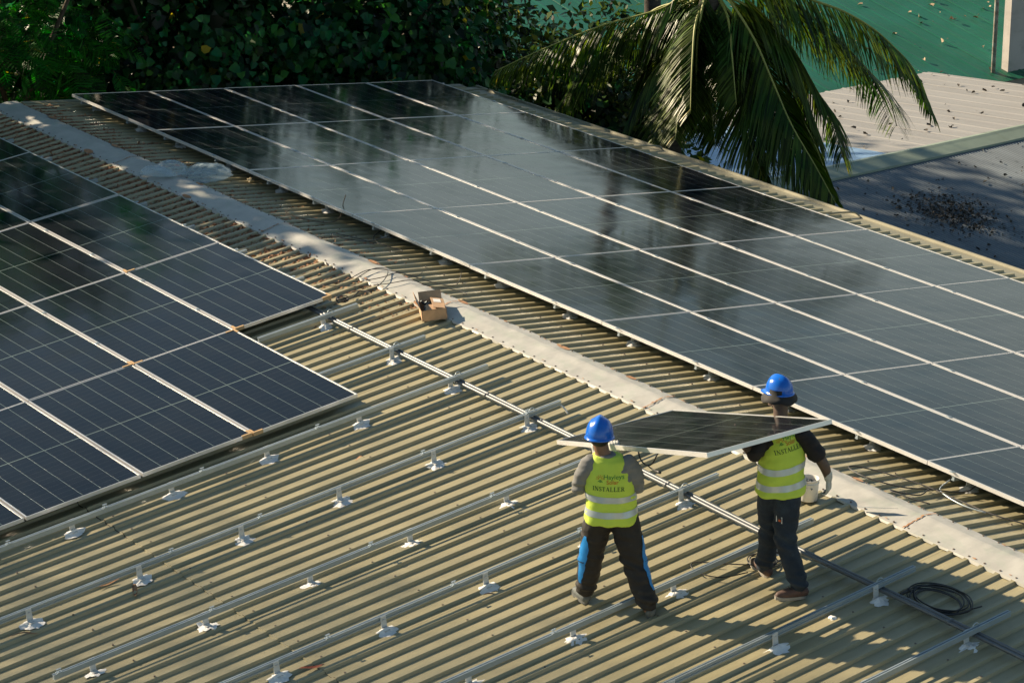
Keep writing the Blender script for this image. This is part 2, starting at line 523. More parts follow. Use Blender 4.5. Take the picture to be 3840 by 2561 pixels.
for fn, s1 in ((A3, 7.6), (B3, EAVE_B)):
    b = MB()
    q = [(0.02, 0.05), (0.02, -0.12), (0.16, 0.05)]
    v = []
    for s in (0.22, s1):
        v += [fn(s, Y_FAR - 0.05, RH + 0.006), fn(s, Y_FAR + 0.07, RH + 0.012), fn(s, Y_FAR + 0.07, -0.14), fn(s, Y_FAR + 0.05, -0.14)]
    b.add(v, [(0, 1, 5, 4), (1, 2, 6, 5), (2, 3, 7, 6), (0, 4, 7, 3), (0, 3, 2, 1), (4, 5, 6, 7)])
    wpart('barge_flashing', b.mesh('barge_flashing', M['gutter']))
# walls below the roof
w = MB()
zt = -7.3 * SA - 0.1
w.box(-7.3, 7.3, Y_NEAR + 0.2, Y_FAR - 0.1, -9, zt)
for yy in (Y_FAR - 0.1, Y_NEAR + 0.2):
    pass
v = [(-7.3, Y_FAR - .12, zt), (7.3, Y_FAR - .12, zt), (0, Y_FAR - .12, -0.1), (-7.3, Y_NEAR + .22, zt), (7.3, Y_NEAR + .22, zt), (0, Y_NEAR + .22, -0.1)]
w.add(v, [(0, 2, 1), (3, 4, 5)])
wpart('wall', w.mesh('wall', M['wall']))

# ground
gm = make_mesh('ground', [(-400, -400, -9), (400, -400, -9), (400, 400, -9), (-400, 400, -9)], [(0, 1, 2, 3)], M['ground'])
tag(obj('ground', gm), kind='structure')

# ------------------------------------------------------------------ neighbouring roofs
M['zinc_grey'] = mat('weathered_zinc', (0.17, 0.20, 0.225), 0.5, metal=0.15, var=0.25, vscale=1.2, space='World', stretch=(1.5, 0.4, 1))
layer(M['zinc_grey'], (0.05, 0.055, 0.06), 0.60, 0.70, 6.0, (1, 1, 1), amount=0.75)
M['white_sheet'] = mat('pale_roof_paint', (0.26, 0.255, 0.25), 0.55, var=0.14, vscale=1.0, space='World', stretch=(2.5, 0.35, 1))
M['blue_sheet'] = mat('bluish_zincalume', (0.26, 0.40, 0.58), 0.35, metal=0.35, var=0.12, vscale=2.0, space='World')
M['green_roof'] = mat('green_roof_paint', (0.004, 0.095, 0.05), 0.5, var=0.35, vscale=0.5, space='World', col2=(0.008, 0.12, 0.075))
layer(M['green_roof'], (0.03, 0.10, 0.055), 0.5, 0.75, 3.0, (3, 0.3, 1), amount=0.6)
M['ridge_green'] = mat('ridge_flashing_paint', (0.20, 0.25, 0.20), 0.5, var=0.2, vscale=1.5, space='World')
M['concrete'] = mat('plastered_concrete', (0.50, 0.46, 0.43), 0.9, var=0.18, vscale=0.9, space='World', bump=0.15, bscale=12)
layer(M['concrete'], (0.30, 0.28, 0.25), 0.52, 0.72, 1.6, (1, 1, 2.2), amount=0.7)
M['pipe_rust'] = mat('rusty_pipe', (0.22, 0.17, 0.13), 0.7, metal=0.3, var=0.6, vscale=9, space='World', col2=(0.40, 0.40, 0.37))

def valley_stripes(m, x0, pitch, col, amount):  # darkens the base colour in stripes along the corrugation valleys
    nt = m.node_tree; bs_ = bsdf(m)
    g = nt.nodes.new('ShaderNodeNewGeometry'); sp = nt.nodes.new('ShaderNodeSeparateXYZ'); nt.links.new(g.outputs['Position'], sp.inputs['Vector'])
    s1 = nt.nodes.new('ShaderNodeMath'); s1.operation = 'SUBTRACT'; s1.inputs[1].default_value = x0; nt.links.new(sp.outputs['X'], s1.inputs[0])
    s2 = nt.nodes.new('ShaderNodeMath'); s2.operation = 'MULTIPLY'; s2.inputs[1].default_value = 2 * math.pi / pitch; nt.links.new(s1.outputs[0], s2.inputs[0])
    s3 = nt.nodes.new('ShaderNodeMath'); s3.operation = 'COSINE'; nt.links.new(s2.outputs[0], s3.inputs[0])
    rp = nt.nodes.new('ShaderNodeMapRange'); rp.inputs['From Min'].default_value = 0.1; rp.inputs['From Max'].default_value = 0.9; rp.inputs['To Max'].default_value = amount
    nt.links.new(s3.outputs[0], rp.inputs['Value'])
    mx = nt.nodes.new('ShaderNodeMix'); mx.data_type = 'RGBA'
    nt.links.new(bs_.inputs['Base Color'].links[0].from_socket, mx.inputs['A']); mx.inputs['B'].default_value = (*col, 1)
    nt.links.new(rp.outputs['Result'], mx.inputs['Factor']); nt.links.new(mx.outputs['Result'], bs_.inputs['Base Color'])
valley_stripes(M['zinc_grey'], 15.2, 0.076, (0.035, 0.045, 0.055), 0.8)
valley_stripes(M['blue_sheet'], 14.45, 0.10, (0.10, 0.17, 0.28), 0.7)

def slope_sheet(name, x0, x1, y0, y1, z0, tan, pitch, amp, material, seam=None, parent=None, flat=0.0, h=0.0):
    """sheet with ribs along Y; z0 at y0, rising by tan*(y-y0); rounded (flat=0) or narrow-rib profile"""
    V = []
    xs = []
    n = int(round((x1 - x0) / pitch))
    if flat:
        for k in range(n + 1):
            b = x0 + k * pitch
            xs += [(b, 0), (b + pitch * 0.06, amp), (b + pitch * 0.16, amp), (b + pitch * 0.22, 0)]
            for q in (0.42, 0.62, 0.82):
                xs += [(b + pitch * (q - .03), 0), (b + pitch * q, amp * 0.28), (b + pitch * (q + .03), 0)]
    else:
        for k in range(n * 6 + 1):
            a = 2 * math.pi * k / 6
            xs.append((x0 + k * pitch / 6, amp * (0.5 - 0.5 * math.cos(a))))
    xs = [q for q in xs if q[0] <= x1 + 1e-6]
    ny = 8
    for j in range(ny + 1):
        y = y0 + (y1 - y0) * j / ny
        for x, a in xs:
            V.append((x, y, z0 + tan * (y - y0) + a + h))
    n = len(xs)
    F = [(j * n + k, j * n + k + 1, (j + 1) * n + k + 1, (j + 1) * n + k) for j in range(ny) for k in range(n - 1)]
    m = fast_mesh(name, V, F, material)
    return m

def building(label, name, loc):
    e = empty(name, loc); tag(e, label, 'building'); return e
def bpart(par, name, mesh):
    o = bpy.data.objects.new(name, mesh); COL.objects.link(o); o.parent = par
    o.matrix_parent_inverse = Matrix.Translation(-Vector(par.location)); return o

RY, RZ, TH = 23.72, -5.40, 0.097
nb = building('low shed with grey corrugated near slope and pale ribbed far slope beyond the palm', 'shed', (22, 24, -9))
# near slope: separate sheets 0.8 m wide
x = 15.2
i = 0
while x < 30.4:
    bpart(nb, 'roof_sheet', slope_sheet('roof_sheet', x, x + 0.836, 14.0, RY - 0.12, RZ - TH * (RY - 14.0), TH, 0.076, 0.021, M['zinc_grey'], h=0.002 * (i % 2)))
    x += 0.76; i += 1
x = 14.45
i = 0
while x < 28.6:
    material = M['blue_sheet'] if x < 21.2 else M['white_sheet']
    x1 = min(x + 1.0, 28.72)
    if x < 21.2:
        mm = slope_sheet('roof_sheet', x, x1, RY + 0.1, 30.45, RZ, -TH, 0.10, 0.018, material, h=0.002 * (i % 2))
    else:
        mm = slope_sheet('roof_sheet', x, x1, RY + 0.1, 30.45, RZ, -TH, 0.50, 0.016, material, flat=1, h=0.002 * (i % 2))
    bpart(nb, 'roof_sheet', mm)
    x += 1.0; i += 1
# ridge flashing, folded over the ridge, in lengths
for k, (xa, xb) in enumerate(((14.6, 18.0), (17.96, 21.4), (21.36, 24.0), (23.96, 27.2), (27.16, 30.6))):
    q = MB()
    prf2 = [(-0.44, -0.03), (-0.43, 0.012), (-0.10, 0.062), (0.0, 0.085), (0.09, 0.062), (0.30, 0.012), (0.31, -0.02)]
    v = [(xx, RY + d, RZ + h - (0.045 * abs(d)) + 0.004 * (k % 2) + 0.02) for xx in (xa, xb) for d, h in prf2]
    n = len(prf2)
    q.add(v, [(j, j + 1, n + j + 1, n + j) for j in range(n - 1)])
    bpart(nb, 'ridge_flashing', q.mesh('ridge_flashing', M['ridge_green']))
q = MB()
q.box(15.3, 28.6, 14.3, 30.3, -9, RZ - 1.05)
q.add([(28.6, 14.3, RZ - 1.05), (28.6, 30.3, RZ - 1.05), (28.6, 30.3, RZ - 0.72), (28.6, RY, RZ - 0.06), (28.6, 14.3, RZ - 1.0)], [(0, 1, 2, 3, 4)])
bpart(nb, 'wall', q.mesh('wall', M['wall']))

gb = building('tall hall with a wide deep green sheet metal roof sloping towards the palm', 'green_hall', (30, 40, -9))
GT = 0.205
x = 19.0
i = 0
while x < 44:
    bpart(gb, 'roof_sheet', slope_sheet('roof_sheet', x, x + 1.0, 30.9, 52.0, -6.80, GT, 0.5, 0.014, M['green_roof'], flat=1, h=0.003 * (i % 2)))
    x += 1.0; i += 1
q = MB(); q.box(19.1, 43.9, 31.2, 51.8, -9, -6.9)
bpart(gb, 'wall', q.mesh('wall', M['wall']))
cb = building('plain pale plastered concrete wall rising at the right edge beside the green roof', 'concrete_wall', (36, 31, -9))
q = MB(); q.box(32.16, 38.5, 31.3, 31.52, -9, -1.2)
bpart(cb, 'wall', q.mesh('wall', M['concrete']))
q = MB(); q.box(32.10, 38.6, 31.24, 31.58, -1.2, -1.05)
bpart(cb, 'coping', q.mesh('coping', M['concrete']))
q = MB(); q.tube([(31.78, 31.42, -9), (31.78, 31.42, -4), (31.78, 31.42, -1)], 0.055, 10)
tag(obj('drain_pipe', q.mesh('drain_pipe', M['pipe_rust'], True)), 'thin rusty upright pipe in front of the green roof beside the concrete wall', 'pipe')

# ------------------------------------------------------------------ vegetation
def leaf_mat(name, c1, c2, trans=0.25, rough=0.38):
    m = mat(name, c1, rough, var=0.1, vscale=1.6, col2=c2, space='World', mixlo=0.4, mixhi=0.6, detail=3, spec=0.28)
    nt = m.node_tree; b = bsdf(m)
    out = nt.nodes['Material Output']
    gi = nt.nodes.new('ShaderNodeNewGeometry')
    old = b.inputs['Base Color'].links[0].from_socket
    vr = nt.nodes.new('ShaderNodeMapRange'); vr.inputs['To Min'].default_value = 0.08; vr.inputs['To Max'].default_value = 1.05
    nt.links.new(gi.outputs['Random Per Island'], vr.inputs['Value'])
    hv = nt.nodes.new('ShaderNodeHueSaturation'); nt.links.new(old, hv.inputs['Color']); nt.links.new(vr.outputs['Result'], hv.inputs['Value'])
    gt = nt.nodes.new('ShaderNodeMath'); gt.operation = 'GREATER_THAN'; gt.inputs[1].default_value = 0.991
    nt.links.new(gi.outputs['Random Per Island'], gt.inputs[0])
    my = nt.nodes.new('ShaderNodeMix'); my.data_type = 'RGBA'; my.inputs['B'].default_value = (0.28, 0.24, 0.03, 1)
    nt.links.new(gt.outputs[0], my.inputs['Factor']); nt.links.new(hv.outputs['Color'], my.inputs['A'])
    nt.links.new(my.outputs['Result'], b.inputs['Base Color'])
    tl = nt.nodes.new('ShaderNodeBsdfTranslucent')
    src = b.inputs['Base Color'].links[0].from_socket
    hs = nt.nodes.new('ShaderNodeHueSaturation'); hs.inputs['Value'].default_value = 1.6; hs.inputs['Saturation'].default_value = 1.1
    nt.links.new(src, hs.inputs['Color']); nt.links.new(hs.outputs['Color'], tl.inputs['Color'])
    ms = nt.nodes.new('ShaderNodeMixShader'); ms.inputs['Fac'].default_value = trans
    nt.links.new(b.outputs['BSDF'], ms.inputs[1]); nt.links.new(tl.outputs['BSDF'], ms.inputs[2])
    nt.links.new(ms.outputs['Shader'], out.inputs['Surface'])
    return m
M['leaf_heart'] = leaf_mat('heart_leaf', (0.012, 0.125, 0.048), (0.05, 0.18, 0.03), 0.36)
M['leaf_heart_shade'] = leaf_mat('shaded_heart_leaf', (0.006, 0.04, 0.016), (0.015, 0.06, 0.014), 0.2)  # heart leaf darkened for the shade inside the crowns
M['leaf_feather'] = leaf_mat('feathery_leaf', (0.010, 0.15, 0.018), (0.04, 0.22, 0.015), 0.4, 0.5)
M['leaf_small'] = leaf_mat('small_leaf', (0.025, 0.07, 0.018), (0.09, 0.13, 0.02), 0.4)
M['leaf_palm'] = leaf_mat('palm_leaflet', (0.045, 0.115, 0.016), (0.12, 0.17, 0.025), 0.32, 0.36)
M['palm_rib'] = mat('palm_midrib', (0.32, 0.31, 0.07), 0.5, var=0.4, vscale=2, space='World', col2=(0.22, 0.24, 0.05))
M['bark'] = mat('bark', (0.085, 0.065, 0.048), 0.95, var=0.45, vscale=8, space='World', bump=0.6, bscale=25)
M['palm_bark'] = mat('palm_bark', (0.075, 0.062, 0.05), 0.95, var=0.5, vscale=5, space='World', stretch=(1, 1, 5), bump=0.6, bscale=16)

HEART_V = np.array([(0, 0, 0), (0, 1, -.12), (-.48, .12, .13), (-.36, .66, .07), (.48, .12, .13), (.36, .66, .07)], float)
HEART_F = np.array([(0, 1, 3, 2), (0, 4, 5, 1)])
SMALL_V = np.array([(0, 0, 0), (-.28, .45, .06), (0, 1, -.05), (.28, .45, .06)], float)
SMALL_F = np.array([(0, 3, 2, 1)])
def feather():
    V, F = [], []
    for i in range(11):
        t = i / 11
        ln = 0.42 * math.sin(math.pi * (0.15 + 0.8 * t)) + 0.05
        for sgn in (-1, 1):
            for (q0, q1) in ((0, 1),):
                b = len(V)
                y0 = 0.1 + 0.85 * t
                V += [(0, y0, -.25 * t * t), (0, y0 + 0.035, -.25 * t * t), (sgn * ln, y0 + .19, -.10 - .25 * t * t), (sgn * ln, y0 + .14, -.10 - .25 * t * t)]
                F.append((b, b + 1, b + 2, b + 3) if sgn > 0 else (b, b + 3, b + 2, b + 1))
    b = len(V)
    V += [(-.008, 0, 0), (.008, 0, 0), (.006, 1, -.25), (-.006, 1, -.25)]; F.append((b, b + 1, b + 2, b + 3))
    return np.array(V, float), np.array(F)
FEATHER_V, FEATHER_F = feather()

def unit(a): return a / (np.linalg.norm(a, axis=-1, keepdims=True) + 1e-9)
def scatter(tv, tf, pos, tip, nrm, size):
    """instances of a small template: Y axis along tip, Z along nrm"""
    tip = unit(tip); side = unit(np.cross(tip, nrm)); up = np.cross(side, tip)
    R = np.stack([side, tip, up], -1)
    V = np.einsum('nij,kj->nki', R, tv) * size[:, None, None] + pos[:, None, :]
    k = len(tv)
    F = tf[None] + (np.arange(len(pos)) * k)[:, None, None]
    return V.reshape(-1, 3), F.reshape(-1, tf.shape[1])

def crown_points(n, c, r, rg, clumps, spread, shell=0.5, floor=None):
    """points gathered in clumps through the outer part of an ellipsoid, gaps between the clumps"""
    d = unit(rg.normal(size=(clumps, 3)))
    rad = shell + (1 - shell) * rg.random(clumps) ** 0.7
    lump = 1 + 0.22 * np.sin(d[:, 0] * 5.1 + c[0]) * np.sin(d[:, 2] * 4.3 + c[1]) + 0.16 * np.sin(d[:, 1] * 7 + c[2])
    cc = np.array(c) + d * (rad * lump)[:, None] * np.array(r)
    idx = rg.integers(0, clumps, n)
    cs = spread * (0.6 + 0.8 * rg.random(clumps))
    off = rg.normal(size=(n, 3)) * cs[idx][:, None] * np.array([1, 1, .8])
    pos = cc[idx] + off
    out = unit((pos - np.array(c)) / np.array(r))
    return pos, out, cc

def tree(name, label, base, c, r, n, kind, size, seed, clumps=240, spread=0.35, trunk_r=0.16, group=None, material=None, core=True):
    rg = np.random.default_rng(seed)
    root = empty(name, base)
    tag(root, label, 'tree', group)
    inv = Matrix.Translation(-Vector(base))
    pos, out, cc = crown_points(n, c, r, rg, clumps, spread)
    if kind == 'feather':
        tip = out * 0.8 + rg.normal(size=pos.shape) * 0.45 + np.array([0, 0, -.25])
        nrm = np.array([0, 0, 1.0]) + rg.normal(size=pos.shape) * 0.4
        V, F = scatter(FEATHER_V, FEATHER_F, pos, tip, nrm, size * (0.7 + 0.6 * rg.random(n)))
        m_ = M['leaf_feather']
    elif kind == 'heart':
        tip = out * 0.5 + rg.normal(size=pos.shape) * 0.4 + np.array([0, 0, -.75])
        nrm = out * 0.8 + np.array([0, 0, .55]) + rg.normal(size=pos.shape) * 0.45
        V, F = scatter(HEART_V, HEART_F, pos, tip, nrm, size * (0.55 + 0.75 * rg.random(n)))
        m_ = M['leaf_heart']
    else:
        tip = out * 0.5 + rg.normal(size=pos.shape) * 0.6 + np.array([0, 0, -.3])
        nrm = out * 0.5 + np.array([0, 0, .7]) + rg.normal(size=pos.shape) * 0.6
        V, F = scatter(SMALL_V, SMALL_F, pos, tip, nrm, size * (0.6 + 0.8 * rg.random(n)))
        m_ = M['leaf_small']
    o = obj('crown', fast_mesh('crown', V, F, material or m_), root); o.matrix_parent_inverse = inv
    tag(o, kind='stuff')
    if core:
        # larger leaves deep inside the crown, coloured darker to paint its inner shade
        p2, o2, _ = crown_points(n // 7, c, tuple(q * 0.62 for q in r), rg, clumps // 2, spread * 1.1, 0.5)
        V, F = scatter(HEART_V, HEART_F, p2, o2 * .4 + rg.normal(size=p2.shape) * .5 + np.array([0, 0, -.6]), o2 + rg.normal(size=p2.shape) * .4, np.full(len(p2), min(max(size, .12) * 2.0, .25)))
        o = obj('inner_foliage', fast_mesh('inner_foliage', V, F, M['leaf_heart_shade']), root); o.matrix_parent_inverse = inv
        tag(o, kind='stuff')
    b = MB()
    top = Vector(c) + Vector((0, 0, r[2] * 0.25))
    bp_ = Vector(base)
    mid = bp_.lerp(top, 0.5) + Vector((rg.normal() * .3, rg.normal() * .3, 0))
    b.tube(smooth_path([bp_, mid, top], 5), [trunk_r * (1.25 - 0.085 * i) for i in range(11)], 9)
    o = obj('trunk', b.mesh('trunk', M['bark'], True), root); o.matrix_parent_inverse = inv
    b = MB()
    for k in range(16):
        q = Vector(cc[rg.integers(0, len(cc))])
        a = mid.lerp(top, rg.random())
        m1 = a.lerp(q, 0.5) + Vector((0, 0, -.2 + .3 * rg.random()))
        b.tube(smooth_path([a, m1, q], 3), [trunk_r * .42 * (1 - .13 * i) for i in range(7)], 5)
    o = obj('limb', b.mesh('limb', M['bark'], True), root); o.matrix_parent_inverse = inv
    return root

G = 'trees crowding the far end of the roof'
tree('tree', 'feathery bright green tree over the far left end of the ridge', (0.6, 21.6, -9), (1.2, 21.8, 0.6), (2.2, 1.8, 4.4), 1900, 'feather', 0.42, 11, 70, 0.30, group=G)
tree('tree', 'broad dark heart-leaved tree directly behind the far end of the large panel array', (5.0, 22.3, -9), (4.6, 22.4, -0.8), (2.5, 2.2, 4.6), 16000, 'heart', 0.135, 12, 300, 0.27, group=G)
tree('tree', 'glossy heart-leaved tree whose lighter leaves hang over the far corner of the panels', (8.2, 22.0, -9), (7.7, 21.4, -1.7), (2.1, 1.9, 3.0), 12000, 'heart', 0.145, 13, 210, 0.24, group=G)
tree('tree', 'small-leaved dark tree between the heart-leaved trees and the palm', (12.0, 25.5, -9), (11.4, 25.3, -3.2), (2.3, 2.0, 3.9), 14000, 'small', 0.17, 14, 380, 0.34, group=G)
tree('tree', 'low dark bush tangled at the foot of the palm beside the eave', (11.8, 20.6, -9), (11.5, 20.9, -3.5), (2.0, 1.4, 2.8), 12000, 'small', 0.15, 15, 240, 0.30, trunk_r=.1, group=G)
tree('tree', 'deep green tree standing furthest back behind the heart-leaved trees', (7.0, 29.0, -9), (6.6, 29.0, -2.0), (5.0, 2.4, 5.2), 9000, 'heart', 0.24, 16, 330, 0.5, trunk_r=.25, group=G)
# the trees outside the picture whose shade falls over the far end of the roof, the left corner and the grey shed
tree('tree', 'tall shade tree left of the picture beyond the end of the roof', (-4.6, 22.6, -9), (-4.4, 22.2, 0.8), (3.6, 2.2, 4.8), 5200, 'heart', 0.30, 17, 260, 0.5, trunk_r=.25, group=G)
tree('tree', 'tall shade tree left of the picture farther down the slope', (-10.2, 22.0, -9), (-10.2, 22.0, -0.8), (3.0, 2.4, 4.4), 4200, 'heart', 0.32, 18, 180, 0.6, trunk_r=.25, group=G)
tree('tree', 'very tall thin-crowned tree far off to the left of the picture', (-24.5, 38.5, -9), (-24.6, 38.3, 16.8), (5.2, 4.0, 5.0), 12000, 'small', 0.15, 19, 1600, 1.2, trunk_r=.35, group=G, core=False)
tree('tree', 'tall flat-crowned tree far behind whose crown stands above the picture', (9.2, 41.8, -9), (9.0, 41.5, 5.4), (3.9, 1.9, 2.1), 4200, 'small', 0.34, 20, 200, 0.5, trunk_r=.3, group=G, core=False)
tree('tree', 'second flat-crowned tree far behind standing beyond the first', (7.6, 48.8, -9), (7.4, 48.5, 5.4), (3.4, 1.8, 1.7), 3000, 'small', 0.34, 23, 160, 0.5, trunk_r=.3, group=G, core=False)

# coconut palm
palm = empty('palm_tree', (8.15, 14.9, -9))
tag(palm, 'coconut palm drooping long split fronds beside the eave of the far slope', 'palm')
pinv = Matrix.Translation((-8.15, -14.9, 9))
def ppart(name, mesh, parent=None):
    o = bpy.data.objects.new(name, mesh); COL.objects.link(o)
    if parent is None:
        o.parent = palm; o.matrix_parent_inverse = pinv
    else:
        o.parent = parent
    return o
path = smooth_path([(8.15, 14.9, -9), (8.1, 14.95, -6), (8.3, 15.0, -3), (8.62, 15.1, -1.2), (9.1, 15.25, -.1), (9.5, 15.33, .75)], 8)
b = MB(); b.tube(path, [0.17 + 0.012 * (i % 2) - 0.0008 * i for i in range(len(path))], 12)
ppart('trunk', b.mesh('trunk', M['palm_bark'], True))
FRONDS = [
    [(9.54, 15.33, 0.87), (9.37, 15.6, 0.95), (9.14, 15.91, 0.54), (8.46, 16.54, 0.24), (7.77, 17.18, -0.17), (7.36, 17.63, -0.48)],
    [(9.54, 15.33, 0.81), (9.32, 15.83, 0.6), (9.13, 16.3, 0.37), (8.61, 17.0, -0.43), (8.4, 17.49, -1.2)],
    [(9.54, 15.33, 0.81), (9.34, 15.55, 0.3), (8.88, 15.96, -0.48), (8.64, 16.22, -1.27)],
    [(9.54, 15.33, 0.81), (9.24, 15.18, 0.75), (8.97, 15.0, 0.19), (8.78, 14.76, -0.44), (8.6, 14.52, -0.9)],
    [(9.54, 15.33, 0.81), (9.55, 15.06, 0.76), (9.71, 14.67, 0.24), (9.8, 14.35, -0.32), (9.89, 14.02, -0.9), (10.03, 13.65, -1.44), (10.13, 13.31, -1.92)],
    [(9.54, 15.33, 0.81), (9.53, 15.12, 0.54), (9.46, 14.95, 0.24), (9.49, 14.7, -0.37), (9.48, 14.49, -1.04), (9.56, 14.21, -1.66)],
    [(9.54, 15.33, 0.87), (9.84, 15.22, 0.79), (10.23, 15.04, 0.41), (10.62, 14.87, -0.07), (10.98, 14.71, -0.72), (11.22, 14.64, -1.09), (11.42, 14.6, -1.76)],
    [(9.54, 15.33, 0.87), (10.06, 15.01, 0.98), (10.72, 14.6, 0.66), (11.12, 14.36, 0.48), (11.5, 14.15, 0.22), (11.79, 13.99, -0.07), (12.05, 13.85, -0.4), (12.32, 13.72, -1.02)],
    [(9.54, 15.33, 0.87), (10.3, 15.08, 0.76), (11.08, 14.82, 0.26), (11.87, 14.55, -0.56), (12.25, 14.58, -0.92), (12.54, 14.66, -1.48)],
    [(9.54, 15.33, 0.75), (9.78, 15.03, 0.33), (10.03, 14.73, -0.28), (10.44, 14.32, -1.08), (10.67, 14.03, -1.89)],
    [(9.54, 15.33, 0.75), (9.73, 15.44, 0.08), (10.03, 15.47, -0.8), (10.27, 15.54, -1.57)],
    [(9.54, 15.33, 0.81), (9.26, 15.94, 0.37), (9.42, 16.23, -0.54), (9.59, 16.52, -1.68)],
    [(9.54, 15.33, 0.81), (10.25, 15.19, 0.24), (10.62, 15.3, -0.92), (10.87, 15.48, -2.19)],
    [(9.54, 15.33, 0.81), (9.64, 14.95, 0.37), (9.74, 14.58, -0.27), (9.84, 14.2, -1.02), (10.17, 13.65, -1.84)],
    [(9.54, 15.33, 0.81), (9.49, 15.16, 0.35), (9.37, 15.04, -0.37), (9.25, 14.92, -1.08)],
    [(9.54, 15.33, 0.81), (9.15, 15.32, 0.24), (8.86, 15.24, -0.46), (8.65, 15.11, -1.09)],
    [(9.54, 15.33, 0.81), (9.26, 15.16, 0.44), (9.1, 14.91, -0.24), (9.0, 14.61, -1.17)],
    [(9.54, 15.33, 0.81), (9.8, 15.24, 0.29), (10.07, 15.13, -0.42), (10.26, 15.09, -1.47), (10.32, 15.14, -2.08)],
    [(9.54, 15.33, 0.84), (9.41, 15.75, 0.5), (9.28, 16.17, 0.0), (9.18, 16.57, -0.96)],
    [(9.54, 15.33, 0.84), (9.07, 15.13, 0.53), (8.75, 14.83, 0.01), (8.46, 14.5, -0.62)],
    [(9.54, 15.33, 0.81), (9.17, 15.16, 0.39), (8.81, 14.99, -0.09), (8.5, 14.78, -0.56), (8.23, 14.54, -0.97)],
    [(9.54, 15.33, 0.81), (9.44, 14.91, 0.52), (9.24, 14.56, 0.06), (9.04, 14.21, -0.53)],
    [(9.54, 15.33, 0.81), (9.98, 15.08, 0.55), (10.43, 14.82, -0.03), (10.73, 14.66, -0.81), (10.94, 14.58, -1.47)],
    [(9.54, 15.33, 0.81), (10.01, 15.3, 0.5), (10.49, 15.27, -0.06), (10.87, 15.3, -0.77), (11.22, 15.36, -1.68)],
    # the upper fronds above the picture
    [(9.54, 15.33, 0.9), (9.0, 15.9, 1.9), (8.3, 16.8, 2.3), (7.7, 17.6, 2.0)],
    [(9.54, 15.33, 0.9), (9.7, 14.9, 2.0), (10.1, 14.2, 2.7), (10.7, 13.5, 2.6)],
    [(9.54, 15.33, 0.9), (10.3, 15.8, 1.9), (11.3, 16.4, 2.4), (12.3, 17.0, 2.0)],
    [(9.54, 15.33, 0.9), (9.7, 16.1, 2.1), (10.0, 17.1, 2.6), (10.4, 18.2, 2.2)],
    [(9.54, 15.33, 0.9), (10.4, 15.0, 1.6), (11.5, 14.7, 1.9), (12.6, 14.4, 1.3)],
    [(9.54, 15.33, 0.9), (9.4, 15.3, 2.4), (9.2, 15.1, 3.6), (8.9, 14.8, 4.4)],
]
def frond(path, seed, pairs):
    rg = random.Random(seed)
    P_ = smooth_path(path, 8)
    b = MB()
    n = len(P_)
    b.tube(P_, [0.026 * (1 - 0.8 * i / n) for i in range(n)], 6)
    rib = ppart('frond', b.mesh('frond', M['palm_rib'], True))
    cum = [0]
    for i in range(1, n): cum.append(cum[-1] + (P_[i] - P_[i - 1]).length)
    L = cum[-1]
    lf = MB()
    down = Vector((0, 0, -1))
    for k in range(pairs):
        t = 0.13 + 0.87 * (k + rg.random() * .5) / pairs
        d = t * L
        i = max(0, min(n - 2, next((j for j in range(n - 1) if cum[j + 1] >= d), n - 2)))
        u = (d - cum[i]) / max(1e-6, cum[i + 1] - cum[i])
        p0 = P_[i].lerp(P_[i + 1], u)
        T = (P_[i + 1] - P_[i]).normalized()
        sd = T.cross(Vector((0, 0, 1)))
        if sd.length < .15: sd = T.cross(Vector((.6, -.8, 0)))
        sd.normalize()
        ln = (0.74 * math.sin(math.pi * min(1, 0.22 + 0.74 * t)) ** 0.8 + 0.12) * rg.uniform(.85, 1.1) * min(1.25, L / 2.4)
        for sgn in (-1, 1):
            steep = max(0.0, min(1.0, (-T.z - .35) / .45))
            dirv = (sd * sgn * (0.75 + .25 * steep) + T * (0.45 + .35 * t) + down * rg.uniform(.25, .75) * (1 - .7 * steep)).normalized()
            wd = 0.017 * rg.uniform(.7, 1.25)
            pts = [p0]
            cur = p0; dv = dirv
            for s in range(3):
                dv = (dv + down * (0.42 - .20 * steep) + Vector((rg.uniform(-.06, .06), rg.uniform(-.06, .06), 0))).normalized()
                cur = cur + dv * ln / 3
                pts.append(cur)
            wv = dirv.cross(down)
            if wv.length < .1: wv = T
            wv = (wv.normalized() + T * .6).normalized()
            ws = [wd * .6, wd, wd * .75, 0.002]
            v = []
            for q, ww in zip(pts, ws): v += [q - wv * ww, q + wv * ww]
            lf.add(v, [(0, 1, 3, 2), (2, 3, 5, 4), (4, 5, 7, 6)])
    o = ppart('leaflets', lf.mesh('leaflets', M['leaf_palm']), rib)
    tag(o, kind='stuff')
for i, f in enumerate(FRONDS):
    frond(f, i, 100 if i < 24 else 50)

# a second, taller palm behind, its crown above the picture
p2m = Matrix.Translation((14.95, 23.4, -6.15)) @ Matrix.Rotation(math.radians(40), 4, 'Z')
palm2 = palm.copy(); COL.objects.link(palm2)
palm2.location = (14.95, 23.4, -6.15); palm2.rotation_euler = (0, 0, math.radians(40))
palm2['label'] = 'slender taller palm standing behind the drooping palm, only its trunk in the picture'
for ch in list(palm.children):
    c_ = ch.copy(); COL.objects.link(c_); c_.parent = palm2
    for g_ in ch.children:
        d_ = g_.copy(); COL.objects.link(d_); d_.parent = c_
    if ch.name.startswith('trunk'):
        tb_ = MB(); lp = [Vector((0, 0, -2.9)), Vector((-.02, 0, -1.5)), Vector((0, 0, 0)), Vector((-.05, .05, 3)), Vector((.15, .1, 6)), Vector((.47, .2, 7.8)), Vector((.95, .35, 8.9)), Vector((1.35, .43, 9.75))]
        tb_.tube(smooth_path(lp, 6), [.19 - .0018 * k for k in range(43)], 12)
        c_.data = tb_.mesh('trunk', M['palm_bark'], True); c_.matrix_parent_inverse = Matrix.Identity(4)

